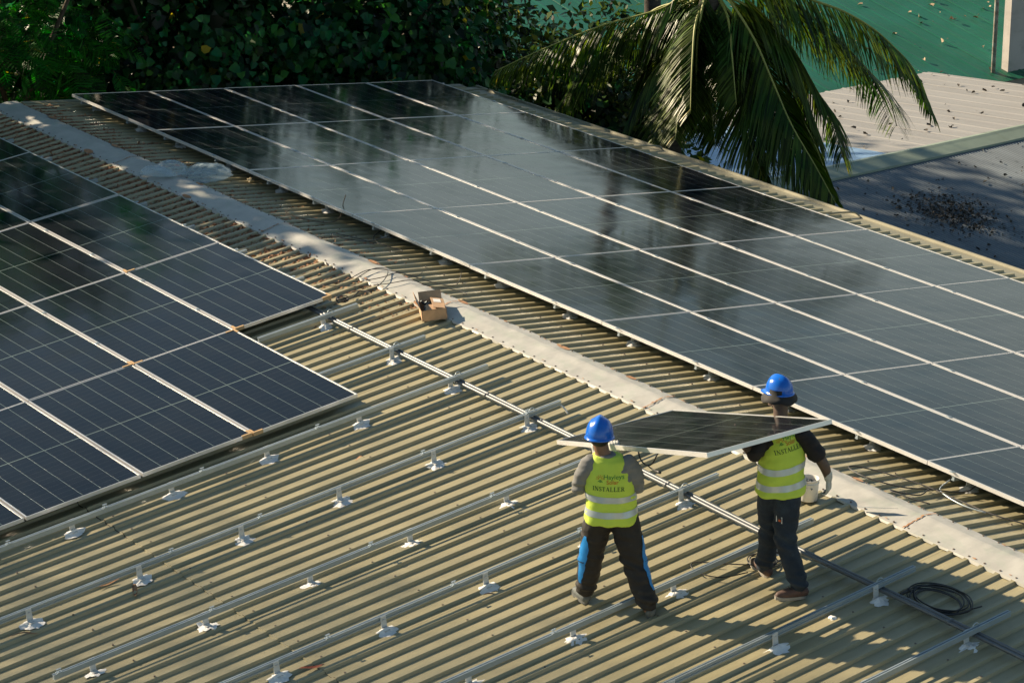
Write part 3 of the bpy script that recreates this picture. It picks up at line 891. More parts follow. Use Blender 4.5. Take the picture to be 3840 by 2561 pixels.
# litter lying on the neighbouring roofs
def litter(name, label, n, fz, x0, x1, y0, y1, seed, smin, smax, material):
    rg = np.random.default_rng(seed)
    x = rg.uniform(x0, x1, n); y = rg.uniform(y0, y1, n)
    z = fz(x, y)
    pos = np.stack([x, y, z], -1)
    tip = rg.normal(size=(n, 3)) * np.array([1, 1, .25]); nrm = np.array([0, 0, 1.]) + rg.normal(size=(n, 3)) * .45
    V, F = scatter(HEART_V * np.array([.8, 1, 2.2]), HEART_F, pos, tip, nrm, rg.uniform(smin, smax, n))
    o = obj(name, fast_mesh(name, V, F, material)); tag(o, label, 'leaf litter', kind='stuff'); return o
M['litter_pale'] = mat('pale_dead_leaf', (0.42, 0.33, 0.22), 0.8, var=0.6, vscale=3, space='World', col2=(0.20, 0.13, 0.07))
M['litter_dark'] = mat('dark_dead_leaf', (0.03, 0.03, 0.03), 0.8, var=0.4, vscale=3, space='World', col2=(0.06, 0.045, 0.03))
litter('dry_leaves', 'pale dry leaves strewn over the green roof', 90, lambda x, y: -6.80 + GT * (y - 30.9) + .05, 26, 35, 31.2, 37.5, 5, .04, .15, M['litter_pale'])
litter('dry_leaves', 'dark dead leaves strewn over the pale ribbed roof', 75, lambda x, y: RZ - TH * (y - RY) + .05, 20.5, 28.6, 24.4, 30.2, 6, .03, .13, M['litter_dark'])
litter('dry_leaves', 'dark leaf scraps scattered over the grey corrugated roof', 110, lambda x, y: RZ - TH * (RY - y) + .035, 17.6, 25, 16.5, 23.2, 8, .025, .09, M['litter_dark'])
rg = np.random.default_rng(9)
n = 900
pp = np.stack([20.05 + rg.normal(size=n) * .42, 20.9 + rg.normal(size=n) * .55, np.zeros(n)], -1)
pp[:, 2] = RZ - TH * (RY - pp[:, 1]) + .03 + rg.random(n) * .05
V, F = scatter(HEART_V, HEART_F, pp, rg.normal(size=(n, 3)) * np.array([1, 1, .3]), np.array([0, 0, 1.]) + rg.normal(size=(n, 3)) * .5, rg.uniform(.025, .075, n))
tag(obj('leaf_heap', fast_mesh('leaf_heap', V, F, M['litter_dark'])), 'dark heap of rotting leaves on the grey corrugated roof', 'leaf litter', kind='stuff')

# ------------------------------------------------------------------ solar panels
PWID, PLEN, PTH = 1.134, 2.288, 0.035
def frame_mesh():
    b = MB()
    lip, lip2 = 0.014, 0.008
    X, Y = PWID / 2, PLEN / 2
    def bar(x0, x1, y0, y1):
        b.box(x0, x1, y0, y1, 0, PTH)
    bar(-X, -X + lip, -Y, Y); bar(X - lip, X, -Y, Y)
    bar(-X + lip, X - lip, -Y, -Y + lip2); bar(-X + lip, X - lip, Y - lip2, Y)
    return b.mesh('frame', M['frame'])
FRAME = frame_mesh()
X, Y = PWID / 2 - 0.014, PLEN / 2 - 0.008
BACK = make_mesh('backsheet', [(-X, -Y, PTH - .0035), (X, -Y, PTH - .0035), (X, Y, PTH - .0035), (-X, Y, PTH - .0035)], [(0, 1, 2, 3)], M['backsheet'])
UNDER = make_mesh('underside', [(-X, -Y, PTH - .008), (X, -Y, PTH - .008), (X, Y, PTH - .008), (-X, Y, PTH - .008)], [(3, 2, 1, 0)], M['backsheet'])
SW, SL = 0.1790, 1.1240
STRIP = MB().box(-SW / 2, SW / 2, -SL / 2, SL / 2, PTH - .0034, PTH - .0032).mesh('cell_strip', M['cell'])
GUARD = MB()
GUARD.box(-.006, .006, -.07, .07, -0.002, PTH + .003); GUARD.box(-.07, .07, -.006, .006, -0.002, PTH + .0034)
M['guard'] = mat('corner_card', (0.50, 0.33, 0.17), 0.85, var=0.2, vscale=20)
def guard_mesh(sx, sy):
    b = MB()
    X, Y = PWID / 2, PLEN / 2
    for (x0, x1, y0, y1) in ((X - .10, X + .004, Y - .016, Y + .004), (X - .016, X + .0035, Y - .085, Y - .0165)):
        xs = sorted((x0 * sx, x1 * sx)); ys = sorted((y0 * sy, y1 * sy))
        b.box(xs[0], xs[1], ys[0], ys[1], 0.001, PTH + .003)
    return b.mesh('corner_guard', M['guard'])
GUARDS = {(sx, sy): guard_mesh(sx, sy) for sx in (-1, 1) for sy in (-1, 1)}
def panel(matrix, label, group=None, tilt=True, guards=()):
    if tilt:
        matrix = matrix @ Matrix.Rotation(random.gauss(0, .0016), 4, 'X') @ Matrix.Rotation(random.gauss(0, .0016), 4, 'Y')
    p = empty('solar_panel', matrix=matrix)
    tag(p, label, 'solar panel', group)
    obj('frame', FRAME, p); obj('backsheet', BACK, p); obj('underside', UNDER, p)
    for j in (-1, 1):
        for k in range(6):
            obj('cell_strip', STRIP, p, loc=((k - 2.5) * (SW + .0046), j * (SL / 2 + .0055), 0))
    for g_ in guards: obj('corner_guard', GUARDS[g_], p)
    return p
def proj(X):
    d = Vector(X) - CAM
    z = d.dot(_f)
    return 0.5 + 10106.5 / 3840 * d.dot(_r2) / z, 0.5 - 10106.5 / 2561 * d.dot(_u2) / z
def seen(pts, m=0.01):
    q = [proj(p) for p in pts]
    x0, x1 = min(a for a, _ in q), max(a for a, _ in q); y0, y1 = min(a for _, a in q), max(a for _, a in q)
    return x1 > -m and x0 < 1 + m and y1 > -m and y0 < 1 + m
ORD = ['first', 'second', 'third', 'fourth', 'fifth', 'sixth', 'seventh', 'eighth', 'ninth', 'tenth', 'eleventh', 'twelfth', 'thirteenth', 'fourteenth', 'fifteenth', 'sixteenth', 'seventeenth', 'eighteenth', 'nineteenth', 'twentieth']
PPL, PPW = 2.298, 1.154
B_S0, B_Y0, A_S0, A_Y0 = 0.784, 18.0, 0.878, 8.8157
PH = 0.145
for c in range(9):
    for r in range(5):
        s = B_S0 + (r + .5) * PPW; y = B_Y0 - (c + .5) * PPL
        if not seen([B3(s + a * .577, y + b_ * 1.149, .18) for a in (-1, 1) for b_ in (-1, 1)]): continue
        panel(MBm(s, y, PH), f'solar panel of the far array, {ORD[r]} row from the ridge, {ORD[c]} from the trees', 'panels of the large far array')
cards = {(0, 0): ((1, 1), (-1, 1)), (1, -1): ((-1, -1), (1, 1)), (2, -1): ((-1, 1),), (1, 0): ((1, 1),), (2, 0): ((-1, 1),), (0, 1): ((1, 1),)}
for k in range(5):
    for c in range(-1, 4):
        if k == 0 and c < 0: continue
        s = A_S0 + (k + .5) * PPW; y = A_Y0 + (c + .5) * PPL
        if not seen([A3(s + a * .577, y + b_ * 1.149, .18) for a in (-1, 1) for b_ in (-1, 1)]): continue
        c0 = c if k == 0 else c + 1
        panel(MA(s, y + (0.03 if k == 0 and c == 2 else 0), PH), f'solar panel of the near array, {ORD[k]} row from the ridge, {ORD[c0]} from the rails', 'panels of the near array', guards=cards.get((k, c), ()))

# ------------------------------------------------------------------ mounting rails with their feet and clamps
def rail_profile(L, flip=False):
    """aluminium extrusion along +X, slot on top and a groove in one flank; top at z = 0"""
    w, h = 0.017, 0.043
    pr = [(-w, -h), (w, -h), (w, -.031), (w - .007, -.029), (w - .007, -.014), (w, -.012), (w, 0), (.006, 0), (.006, -.012), (-.006, -.012), (-.006, 0), (-w, 0)]
    if flip: pr = [(-y, z) for y, z in pr][::-1]
    n = len(pr)
    v = [(x, y, z) for x in (0, L) for y, z in pr]
    f = [(k, n + k, n + (k + 1) % n, (k + 1) % n) for k in range(n)]
    m = MB(); m.add(v, f)
    m.add([(x, y, z) for x in (0.0005,) for y, z in pr], [tuple(range(n))])
    m.add([(L - 0.0005, y, z) for y, z in pr], [tuple(range(n))[::-1]])
    return m.mesh('rail_bar', M['alu'])
def sealant_mesh(seed, y_world):
    """ragged brushed-on sealant draped over rib and pan; local x along the slope, y across, z from the pan"""
    rg = random.Random(seed)
    n = 26
    v = []; f = []
    rings = (0.0, 0.35, 0.7, 1.0)
    off = [0.74 + 0.55 * abs(noise.noise(Vector((math.cos(2 * math.pi * k / n) * 1.6, math.sin(2 * math.pi * k / n) * 1.6, seed * 3.1)))) + (0.25 if rg.random() < .2 else 0) for k in range(n)]
    for q in rings:
        for k in range(n):
            a = 2 * math.pi * k / n
            x = 0.100 * off[k] * q * math.cos(a); yy = 0.078 * off[k] * q * math.sin(a)
            hh = prof(y_world + yy)
            v.append((x, -yy, hh * (1 - .0 * q) + 0.004 + 0.024 * (1 - q) ** 1.2 + 0.005 * rg.random()))
    for i in range(len(rings) - 1):
        for k in range(n):
            f.append((i * n + k, i * n + (k + 1) % n, (i + 1) * n + (k + 1) % n, (i + 1) * n + k))
    m = MB(); m.add(v, f)
    return m.mesh('sealant_patch', M['sealant'], True)
M['foot_white'] = mat('white_smeared_bracket', (0.58, 0.60, 0.61), 0.5, var=0.2, vscale=20)
def foot_mesh():
    m = MB()
    m.box(-.026, .026, .0, .006, RH + .004, .143)          # upright plate against the rail flank
    m.box(-.024, .024, -.045, .0, RH + .004, RH + .010)    # base flange
    m.tube([(0, .007, .112), (0, -.010, .112)], .008, 8)
    return m.mesh('foot', M['foot_white'])
FOOT = foot_mesh()
CLAMP = MB()
CLAMP.box(-.022, .022, -.018, .018, 0.001, .006); CLAMP.tube([(0, 0, .004), (0, 0, .030)], .0045, 7); CLAMP.box(-.020, .020, -.009, .009, .026, .030)
CLAMP_M = CLAMP.mesh('clamp', M['alu'])
MID = MB(); MID.box(-.020, .020, -.020, .020, .0355, .0395); MID.tube([(0, 0, .039), (0, 0, .045)], .006, 6)
MID_M = MID.mesh('clamp', M['alu'])
SEALS = {}
def rail(side, y, s0, s1, feet, clamps, mids, label, group, flip=1, sealed=True):
    Mx = (MA if side == 'A' else MBm)(s0, y, PH)
    root = empty('mounting_rail', matrix=Mx)
    tag(root, label, 'rail', group)
    obj('rail_bar', rail_profile(s1 - s0, flip < 0), root)
    for i, s in enumerate(feet):
        if side == 'A':      # the frame's Y points at the viewer here, so the foot is mirrored
            Mf = Matrix.Translation((s - s0, 0.0228 if flip > 0 else -0.0178, -PH)) @ Matrix.Scale(-1, 4, (0, 1, 0))
        else:
            Mf = Matrix.Translation((s - s0, -0.0228, -PH))
        fo = obj('foot', FOOT, root, matrix=Mf)
        if sealed:
            sm = sealant_mesh(int(y * 31 + s * 17) % 997 + i, y - (0.0473 if flip > 0 or side == 'B' else 0.0067))
            obj('sealant_patch', sm, fo, matrix=Matrix.Translation((0, -0.0245, 0.0)) @ Matrix.Scale(-1, 4, (0, 1, 0)))
    for s in clamps:
        obj('clamp', CLAMP_M, root, loc=(s - s0, 0, 0))
    for s in mids:
        obj('clamp', MID_M, root, loc=(s - s0, 0, 0))
    return root
fs = [1.18, 2.21, 3.21, 4.20, 5.19, 6.21]
open_rails = [
    (8.51, .775, 1.95, fs[:1], []),
    (7.285, .77, 6.6, fs, []),
    (6.235, .763, 6.7, fs, [2.667, 3.885, 4.864, 5.8]),
    (5.045, .78, 6.9, fs, [1.154, 2.3, 3.99, 4.86]),
    (3.895, .76, 6.555, fs, [1.15, 2.362, 3.601, 5.127, 6.50]),
    (2.825, .755, 6.6, fs, [2.234, 3.503, 4.7]),
    (1.615, .758, 6.6, fs, [3.4]),
    (0.425, .75, 6.6, fs, []),
    (-0.602, .748, 6.6, fs, []),
]
for i, (y, a, b_, ft, cl) in enumerate(open_rails):
    rail('A', y, a, b_, ft, cl, [], f'bare aluminium rail on white sealed feet, {ORD[i]} of the open rails from the near array', 'open rails on the near slope', flip=-1 if i % 2 == 0 else 1)
for i, y in enumerate((16.485, 15.43, 14.233, 13.014, 11.9, 10.76, 9.58)):
    rail('A', y, .755, 6.7, [1.18, 3.2], [], [A_S0 + k * PPW for k in range(0, 5)], f'aluminium rail stub sticking out of the near array towards the ridge, {ORD[i]} from the trees', 'rails under the near array', sealed=False)
for i, y in enumerate((17.736, 16.471, 15.481, 14.211, 12.973, 11.947, 10.691, 9.546, 8.524, 7.303, 6.244, 5.051, 3.94, 2.807, 1.602, 0.51, -.65)):
    rail('B', y, .80, 6.62, [0.98, 6.3], [], [B_S0 + k * PPW for k in range(0, 6)], f'aluminium rail stub under the far array edge by the ridge, {ORD[i]} from the trees', 'rails under the large far array')

# ------------------------------------------------------------------ the pair of conduits under the open rails
for j, (ds, lab) in enumerate(((-0.0175, 'galvanised conduit of the parallel pair, the one nearer the ridge'), (0.0175, 'galvanised conduit of the parallel pair, the one farther from the ridge'))):
    ct = empty('conduit', A3(1.10 + ds, 2, .075)); tag(ct, lab, 'pipe', 'pair of conduits under the open rails')
    inv = ct.matrix_basis.inverted()
    path = []
    y = 9.2
    def cs(y): return 1.10 + ds + 0.028 * noise.noise(Vector((0, y * .35, 5))) + 0.03 * math.exp(-((y - 1.8) / 1.4) ** 2)
    while y > -3.0:
        path.append(A3(cs(y), y, 0.084 + 0.004 * noise.noise(Vector((j, y * .6, 2))))); y -= 0.25
    b = MB(); b.tube(path, 0.016, 12)
    o = obj('tube', b.mesh('tube', M['steel'], True), ct); o.matrix_parent_inverse = inv
    for yj in (8.1, 5.75, 3.05, 1.42, -0.35):
        b = MB(); b.tube([A3(cs(yj + .04), yj + .04, .084), A3(cs(yj), yj, .084)], 0.0190, 12)
        o = obj('coupling', b.mesh('coupling', M['steel'], True), ct); o.matrix_parent_inverse = inv
    for yr in (8.51, 7.285, 6.235, 5.045, 3.895, 2.825, 1.615, .425, -.602):
        if j == 0: continue
        b = MB()
        pth = [A3(1.055 + .045 * (1 - math.cos(a)) + cs(yr) - 1.126, yr + .012, 0.075 + 0.095 * math.sin(a) ** .8 if math.sin(a) > 0 else .05) for a in [math.pi * k / 8 for k in range(9)]]
        b.tube(pth, 0.005, 6)
        o = obj('strap', b.mesh('strap', M['alu'], True), ct); o.matrix_parent_inverse = inv

# ------------------------------------------------------------------ loose things on the roof
def cable(name, label, paths, r=0.005, cat='cable', mats=None):
    c0 = sum((Vector(p) for p in paths[0]), Vector()) / len(paths[0])
    root = empty(name, c0); tag(root, label, cat)
    for i, p in enumerate(paths):
        b = MB(); b.tube(smooth_path(p, 7), r, 6)
        o = obj('strand', b.mesh('strand', (mats[i] if mats else M['cable']), True), root)
        o.matrix_parent_inverse = Matrix.Translation(-c0)
    return root
def loop(fn, s, y, rs, ry, h, turns, seed, n=14, lift=0.02):
    rg = random.Random(seed)
    pts = []
    for k in range(int(n * turns) + 1):
        a = 2 * math.pi * k / n
        q = 1 + .16 * math.sin(a * .37 + seed) + rg.uniform(-.04, .04)
        pts.append(fn(s + rs * q * math.cos(a), y + ry * q * math.sin(a), h + lift * (0.5 + .5 * math.sin(a * .8 + seed)) + RH))
    return pts
# coil lying next to the conduits
cable('cable_coil', 'black cable coil with bare ends lying beside the conduits at the lower right',
      [loop(A3, .86, .03, .17, .26, .01, 4.3, 1), loop(A3, .90, .02, .15, .23, .012, 2.4, 2),
       [A3(1.12, .22, .09), A3(1.02, .24, .09), A3(.88, .30, .05), A3(.78, .22, .05), A3(.72, .02, .05)],
       [A3(1.00, -.1, .04), A3(.92, -.22, .04), A3(.80, -.26, .045), A3(.72, -.28, .045)]], 0.006)
o = MB(); o.tube([A3(1.075, .235, .095), A3(.99, .24, .09)], .013, 8); o.tube([A3(.995, .24, .09), A3(.975, .241, .09)], .018, 8)
tag(obj('cable_connector', o.mesh('cable_connector', M['dark'], True)), 'dark blue plug on the conduit beside the black cable coil', 'connector')
cable('cable_loop', 'grey cable looping out from under the far array at the right',
      [[B3(.80, 1.63, .10), B3(.66, 1.60, .05), B3(.58, 1.45, .045), B3(.55, 1.20, .04), B3(.60, 1.0, .04)],
       [B3(.95, 1.45, .09), B3(.78, 1.45, .05), B3(.55, 1.62, .05), B3(.36, 1.78, .045), B3(.24, 2.1, .05), B3(.30, 2.35, .05), B3(.45, 2.2, .05), B3(.58, 1.7, .05), B3(.60, 1.3, .045), B3(.62, .9, .045), B3(.75, .55, .045), B3(.85, .3, .05), B3(.98, .2, .06)],
       [B3(.55, 1.62, .05), B3(.35, 1.55, .045), B3(.22, 1.75, .04), B3(.24, 1.55, .04), B3(.30, 1.35, .04)]], 0.006,
      mats=[M['alu'], M['cable'], M['cable']])
cable('cable_tangle', 'thin black cables tangled across the ridge cap near the cardboard box',
      [[A3(.62, 9.45, .04), A3(.38, 9.35, .05), A3(.10, 9.33, .085), B3(.06, 9.1, .085), B3(.28, 8.75, .045), B3(.42, 8.55, .045), B3(.62, 8.72, .05), B3(.80, 8.95, .07)],
       [A3(.52, 9.05, .04), A3(.34, 8.92, .05), A3(.14, 8.98, .08), B3(.02, 9.2, .085), A3(.06, 9.32, .085), A3(.30, 9.30, .05)],
       [A3(.66, 9.5, .04), A3(.42, 9.15, .045), A3(.20, 8.88, .075), B3(.02, 8.75, .085), B3(.14, 8.62, .05), B3(.32, 8.45, .045), B3(.38, 8.25, .045), B3(.30, 8.2, .045)],
       [A3(.30, 9.2, .05), A3(.12, 9.05, .08), B3(.05, 9.05, .085), B3(.25, 9.0, .045), B3(.42, 9.12, .045)]], 0.0045)
cable('cable_tangle', 'thin wires hanging below the panel edge halfway along the far array',
      [[B3(.86, 10.6, .12), B3(.72, 10.55, .05), B3(.66, 10.3, .045), B3(.74, 10.0, .04), B3(.62, 9.95, .04)],
       [B3(.86, 10.4, .10), B3(.60, 10.45, .045), B3(.42, 10.6, .045), B3(.34, 10.8, .045), B3(.46, 10.85, .04), B3(.64, 10.35, .04)]], 0.0045)
cable('cable_coil', 'thin coiled cable on the roof behind the feet of the worker on the right',
      [loop(A3, 1.40, 1.50, .09, .13, .01, 3.2, 5), loop(A3, 1.36, 1.46, .10, .11, .02, 2.2, 6),
       [A3(1.40, 1.35, .05), A3(1.62, 1.62, .05), A3(1.82, 1.86, .05), A3(1.90, 1.72, .05), A3(1.82, 1.52, .045), A3(1.62, 1.42, .05)]], 0.005, mats=[M['cable'], M['cable'], M['cable']])
cable('cable_ties', 'dark coiled leads at the top corner of the near array',
      [loop(A3, .80, 8.75, .06, .05, .09, 2.5, 9, lift=.03), [A3(.80, 8.72, .12), A3(.62, 8.86, .06), A3(.45, 8.98, .045), A3(.38, 8.86, .04)]], 0.006)
# hanging scrap at the end of the fourth open rail
o = MB(); o.tube(smooth_path([A3(.79, 5.03, .10), A3(.775, 4.99, .07), A3(.77, 4.96, .03)], 4), .009, 6)
tag(obj('rag_strip', o.mesh('rag_strip', M['paper'], True)), 'white scrap hanging from the ridge end of the fourth open rail', 'scrap')
# dead twig on the far slope
cable('twig', 'bare curved twig lying against the panel edge on the far slope',
      [[B3(.42, 11.65, .04), B3(.60, 11.35, .04), B3(.78, 11.35, .08), B3(.95, 11.55, .20), B3(1.02, 11.62, .27)], [B3(.44, 11.55, .04), B3(.40, 11.85, .04), B3(.52, 12.0, .045)]], 0.006, cat='twig', mats=[M['twig'], M['twig']])
# small stones and scraps
def lump(name, label, pos, r, material, seed, cat='scrap', flat=.7):
    bm = bmesh.new(); bmesh.ops.create_icosphere(bm, subdivisions=2, radius=r)
    for v in bm.verts:
        q = 1 + .45 * noise.noise(v.co * (1.3 / r) + Vector((seed, 0, 0)))
        v.co = Vector((v.co.x * q, v.co.y * q, v.co.z * q * flat))
    m = bpy.data.meshes.new(name); bm.to_mesh(m); bm.free(); m.materials.append(material)
    o = obj(name, m, loc=pos); tag(o, label, cat); return o
M['stone'] = mat('tan_stone', (0.42, 0.35, 0.22), 0.9, var=0.3, vscale=30)
lump('stone', 'small tan stone on the ribs under the far array edge near the plastic bag', B3(.84, 13.42, .05), .04, M['stone'], 3, 'stone')
lump('mortar_lump', 'small tan lump on the ridge cap edge above the cardboard box', B3(.16, 8.0, .055), .03, M['stone'], 4, 'stone')
lump('sealant_blob', 'loose white sealant blob on the shaded roof below the eighth open rail', A3(1.62, .42, RH + .006), .035, M['sealant'], 6, flat=.4)
# dry leaves lying singly on the near slope
def dry_leaf(label, s, y, ln, wd, ang, material, seed):
    rg = random.Random(seed)
    v, f = [], []
    n = 7
    for k in range(n + 1):
        t = k / n
        ww = wd * math.sin(math.pi * (0.06 + .9 * t)) ** .8
        x = (t - .5) * ln
        c = .02 * math.sin(t * 5 + seed)
        for q in (-1, 0, 1):
            px = x * math.cos(ang) - (q * ww) * math.sin(ang); py = x * math.sin(ang) + (q * ww) * math.cos(ang)
            h = max(prof(y + py), RH * .8) + .004 + c * .6 + abs(q) * ww * .35
            v.append(A3(s + px, y + py, h))
    for k in range(n):
        for q in range(2):
            f.append((k * 3 + q, k * 3 + q + 1, k * 3 + q + 4, k * 3 + q + 3))
    o = obj('dry_leaf', make_mesh('dry_leaf', v, f, material, True)); tag(o, label, 'leaf'); return o
dry_leaf('curled brown leaf beside a foot of the fourth open rail, lower left', 5.32, 4.88, .19, .022, -1.1, M['leafdry'], 1)
dry_leaf('thin brown leaf strips caught under the fourth open rail, lower left', 5.43, 5.16, .22, .012, .15, M['leafdry'], 2)
dry_leaf('reddish dry leaf under the sixth open rail at the bottom edge', 4.93, 2.72, .20, .020, .35, M['leafred'], 3)
dry_leaf('small brown leaf scraps under a foot of the sixth open rail', 3.26, 2.66, .14, .013, .4, M['leafdry'], 4)
dry_leaf('yellowed leaf strip at the left picture edge under the fourth open rail', 6.35, 4.88, .24, .012, .5, M['leafdry'], 5)
dry_leaf('tiny brown leaf in a pan above the fourth open rail', 2.62, 5.62, .09, .013, .3, M['leafdry'], 6)
# leaf litter gathered in the pans by the ridge at the shaded end
def pan_litter(name, label, n, seed, fn, s0, s1, y0, y1, sgn):
    rg = np.random.default_rng(seed)
    pos = []; 
    pans = int((y1 - y0) / P)
    wts = rg.random(pans + 1)
    while len(pos) < n:
        k = rg.integers(0, pans + 1)
        fade = (k / pans)
        if rg.random() > (0.05 + 1.1 * fade ** 1.5) * (0.35 + .65 * wts[k]): continue
        yb = y0 + k * P + (RIB_Y - y0) % P
        y = yb + RT + RS + rg.random() * (P - RT - 2 * RS)
        s = s0 + (s1 - s0) * rg.random() ** 1.7 * (0.35 + .65 * wts[(k * 7) % (pans + 1)])
        pos.append(tuple(fn(s, y, .004 + .008 * rg.random())))
    pos = np.array(pos); m = len(pos)
    tip = rg.normal(size=(m, 3)) * np.array([1, 1, .15]); nrm = np.array([0, 0, 1.]) + rg.normal(size=(m, 3)) * .4
    V, F = scatter(SMALL_V, SMALL_F, pos, tip, nrm, rg.uniform(.018, .06, m))
    tag(obj(name, fast_mesh(name, V, F, M['leafdry'])), label, 'leaf litter', kind='stuff')
pan_litter('leaf_litter', 'brown leaf litter filling the pans between ridge cap and near array', 22000, 21, A3, .24, 1.40, 8.0, 18.0, -1)
pan_litter('leaf_litter', 'brown leaf litter in the shaded pans between ridge cap and far array', 8000, 22, B3, .15, .85, 9.5, 18.0, 1)

# cardboard box, half open
box = empty('cardboard_box', A3(.27, 7.92, RH), rz=0.0); tag(box, 'torn open brown cardboard box of dark clamps tilted against the ridge cap', 'box')
binv = Matrix.Translation(-box.location)
bxM = Matrix.Translation(A3(.285, 7.87, RH + .012)) @ Matrix.Rotation(math.radians(-28), 4, 'Z') @ Matrix.Rotation(math.radians(-5), 4, 'Y')
BW, BD, BH, tk = .25, .32, .11, .004
def bx(name, M4, sx, sy, sz, material=M['card'], parent=box):
    b = MB(); b.obox(bxM @ M4, sx, sy, sz); o = obj(name, b.mesh(name, material), parent); o.matrix_parent_inverse = binv; return o
T = Matrix.Translation
bx('base', T((0, 0, tk / 2)), BW, BD, tk)
bx('side', T((-BW / 2, 0, BH / 2)), tk, BD, BH); bx('side', T((BW / 2, 0, BH / 2)), tk, BD, BH)
bx('side', T((0, -BD / 2, BH / 2)), BW - .01, tk, BH); bx('side', T((0, BD / 2, BH / 2)), BW - .01, tk, BH)
bx('flap', T((BW / 2, 0, BH)) @ Matrix.Rotation(math.radians(12), 4, 'Y') @ T((-.065, 0, 0)), .13, BD - .01, tk)
bx('flap', T((-BW / 2, 0, BH)) @ Matrix.Rotation(math.radians(68), 4, 'Y') @ T((-.06, 0, 0)), .12, BD - .02, tk)
bx('flap', T((0, -BD / 2, BH + .003)) @ Matrix.Rotation(math.radians(10), 4, 'X') @ T((.02, .055, 0)), BW - .06, .11, tk)
bx('flap', T((0, BD / 2, BH)) @ Matrix.Rotation(math.radians(50), 4, 'X') @ T((0, .05, 0)), BW - .02, .10, tk)
bx('label', T((BW / 2, 0.06, BH)) @ Matrix.Rotation(math.radians(12), 4, 'Y') @ T((-.07, 0, .0035)), .075, .10, .001, M['paper'])
bx('label', T((-BW / 2, -.02, BH)) @ Matrix.Rotation(math.radians(68), 4, 'Y') @ T((-.06, 0, .0035)), .06, .08, .001, M['paper'])
M['part_dark'] = mat('dark_metal_parts', (0.05, 0.07, 0.08), 0.4, metal=0.6, var=0.6, vscale=20, col2=(0.25, 0.27, 0.28))
b = MB(); rg = random.Random(4)
for k in range(60):
    b.obox(bxM @ T((rg.uniform(-.10, .10), rg.uniform(-.14, .14), rg.uniform(.05, .105))) @ Matrix.Rotation(rg.uniform(0, 6), 4, (rg.random(), rg.random(), rg.random() + .1)), .045, .018, .014)
tag(obj('clamp_heap', b.mesh('clamp_heap', M['part_dark'])), 'dark metal clamps heaped inside the cardboard box', 'hardware', kind='stuff')
# paint pail
pail = empty('pail', A3(.405, 2.07, RH)); tag(pail, 'white plastic pail spattered with paint standing by the ridge cap', 'pail')
M['pail'] = mat('spattered_pail', (0.66, 0.63, 0.58), 0.45, var=0.1, vscale=10)
layer(M['pail'], (0.10, 0.07, 0.06), 0.62, 0.66, 42, space='Object')
layer(M['pail'], (0.38, 0.10, 0.06), 0.66, 0.70, 14, space='Object')
def lathe(prf, n=28):
    v, f = [], []
    for r, z in prf:
        for k in range(n):
            a = 2 * math.pi * k / n; v.append((r * math.cos(a), r * math.sin(a), z))
    for i in range(len(prf) - 1):
        for k in range(n):
            f.append((i * n + k, i * n + (k + 1) % n, (i + 1) * n + (k + 1) % n, (i + 1) * n + k))
    return v, f
v, f = lathe([(0.0005, .002), (.072, .002), (.076, .006), (.0835, .15), (.0835, .152), (.087, .153), (.087, .162), (.0845, .163), (.0845, .185), (.089, .187), (.089, .194), (.085, .195), (.081, .188), (.074, .010), (.0005, .009)])
obj('bucket', make_mesh('bucket', v, f, M['pail'], True), pail)
b = MB(); b.tube(smooth_path([(.088, 0, .17), (.095, .03, .12), (.06, .085, .075), (0, .104, .06), (-.06, .085, .075), (-.095, .03, .12), (-.088, 0, .17)], 4), .0025, 6)
obj('handle', b.mesh('handle', M['steel'], True), pail)
b = MB()
for k in range(70):
    a = rg.uniform(0, 6.28); r = .068 * math.sqrt(rg.random())
    b.obox(T(A3(.405, 2.07, RH + rg.uniform(.10, .155)) + Vector((r * math.cos(a), r * math.sin(a), 0))) @ Matrix.Rotation(rg.uniform(0, 6), 4, (rg.random(), rg.random(), rg.random() + .1)), .038, .016, .012)
tag(obj('fixing_heap', b.mesh('fixing_heap', M['part_dark'])), 'metal fixings filling the spattered white pail', 'hardware', kind='stuff')
# lifted scrap of flashing beside the pail
b = MB(); v = [A3(.27, 1.62, .065), A3(.13, 1.40, .075), A3(.10, 1.30, .095), A3(.25, 1.50, .09)]
v2 = [p + Vector((0, 0, .003)) for p in v]
b.add(v + v2, [(0, 1, 2, 3), (7, 6, 5, 4), (0, 4, 5, 1), (1, 5, 6, 2), (2, 6, 7, 3), (3, 7, 4, 0)])
tag(obj('flashing_offcut', b.mesh('flashing_offcut', M['alu'])), 'small bent metal offcut on the cap edge just right of the pail', 'scrap')
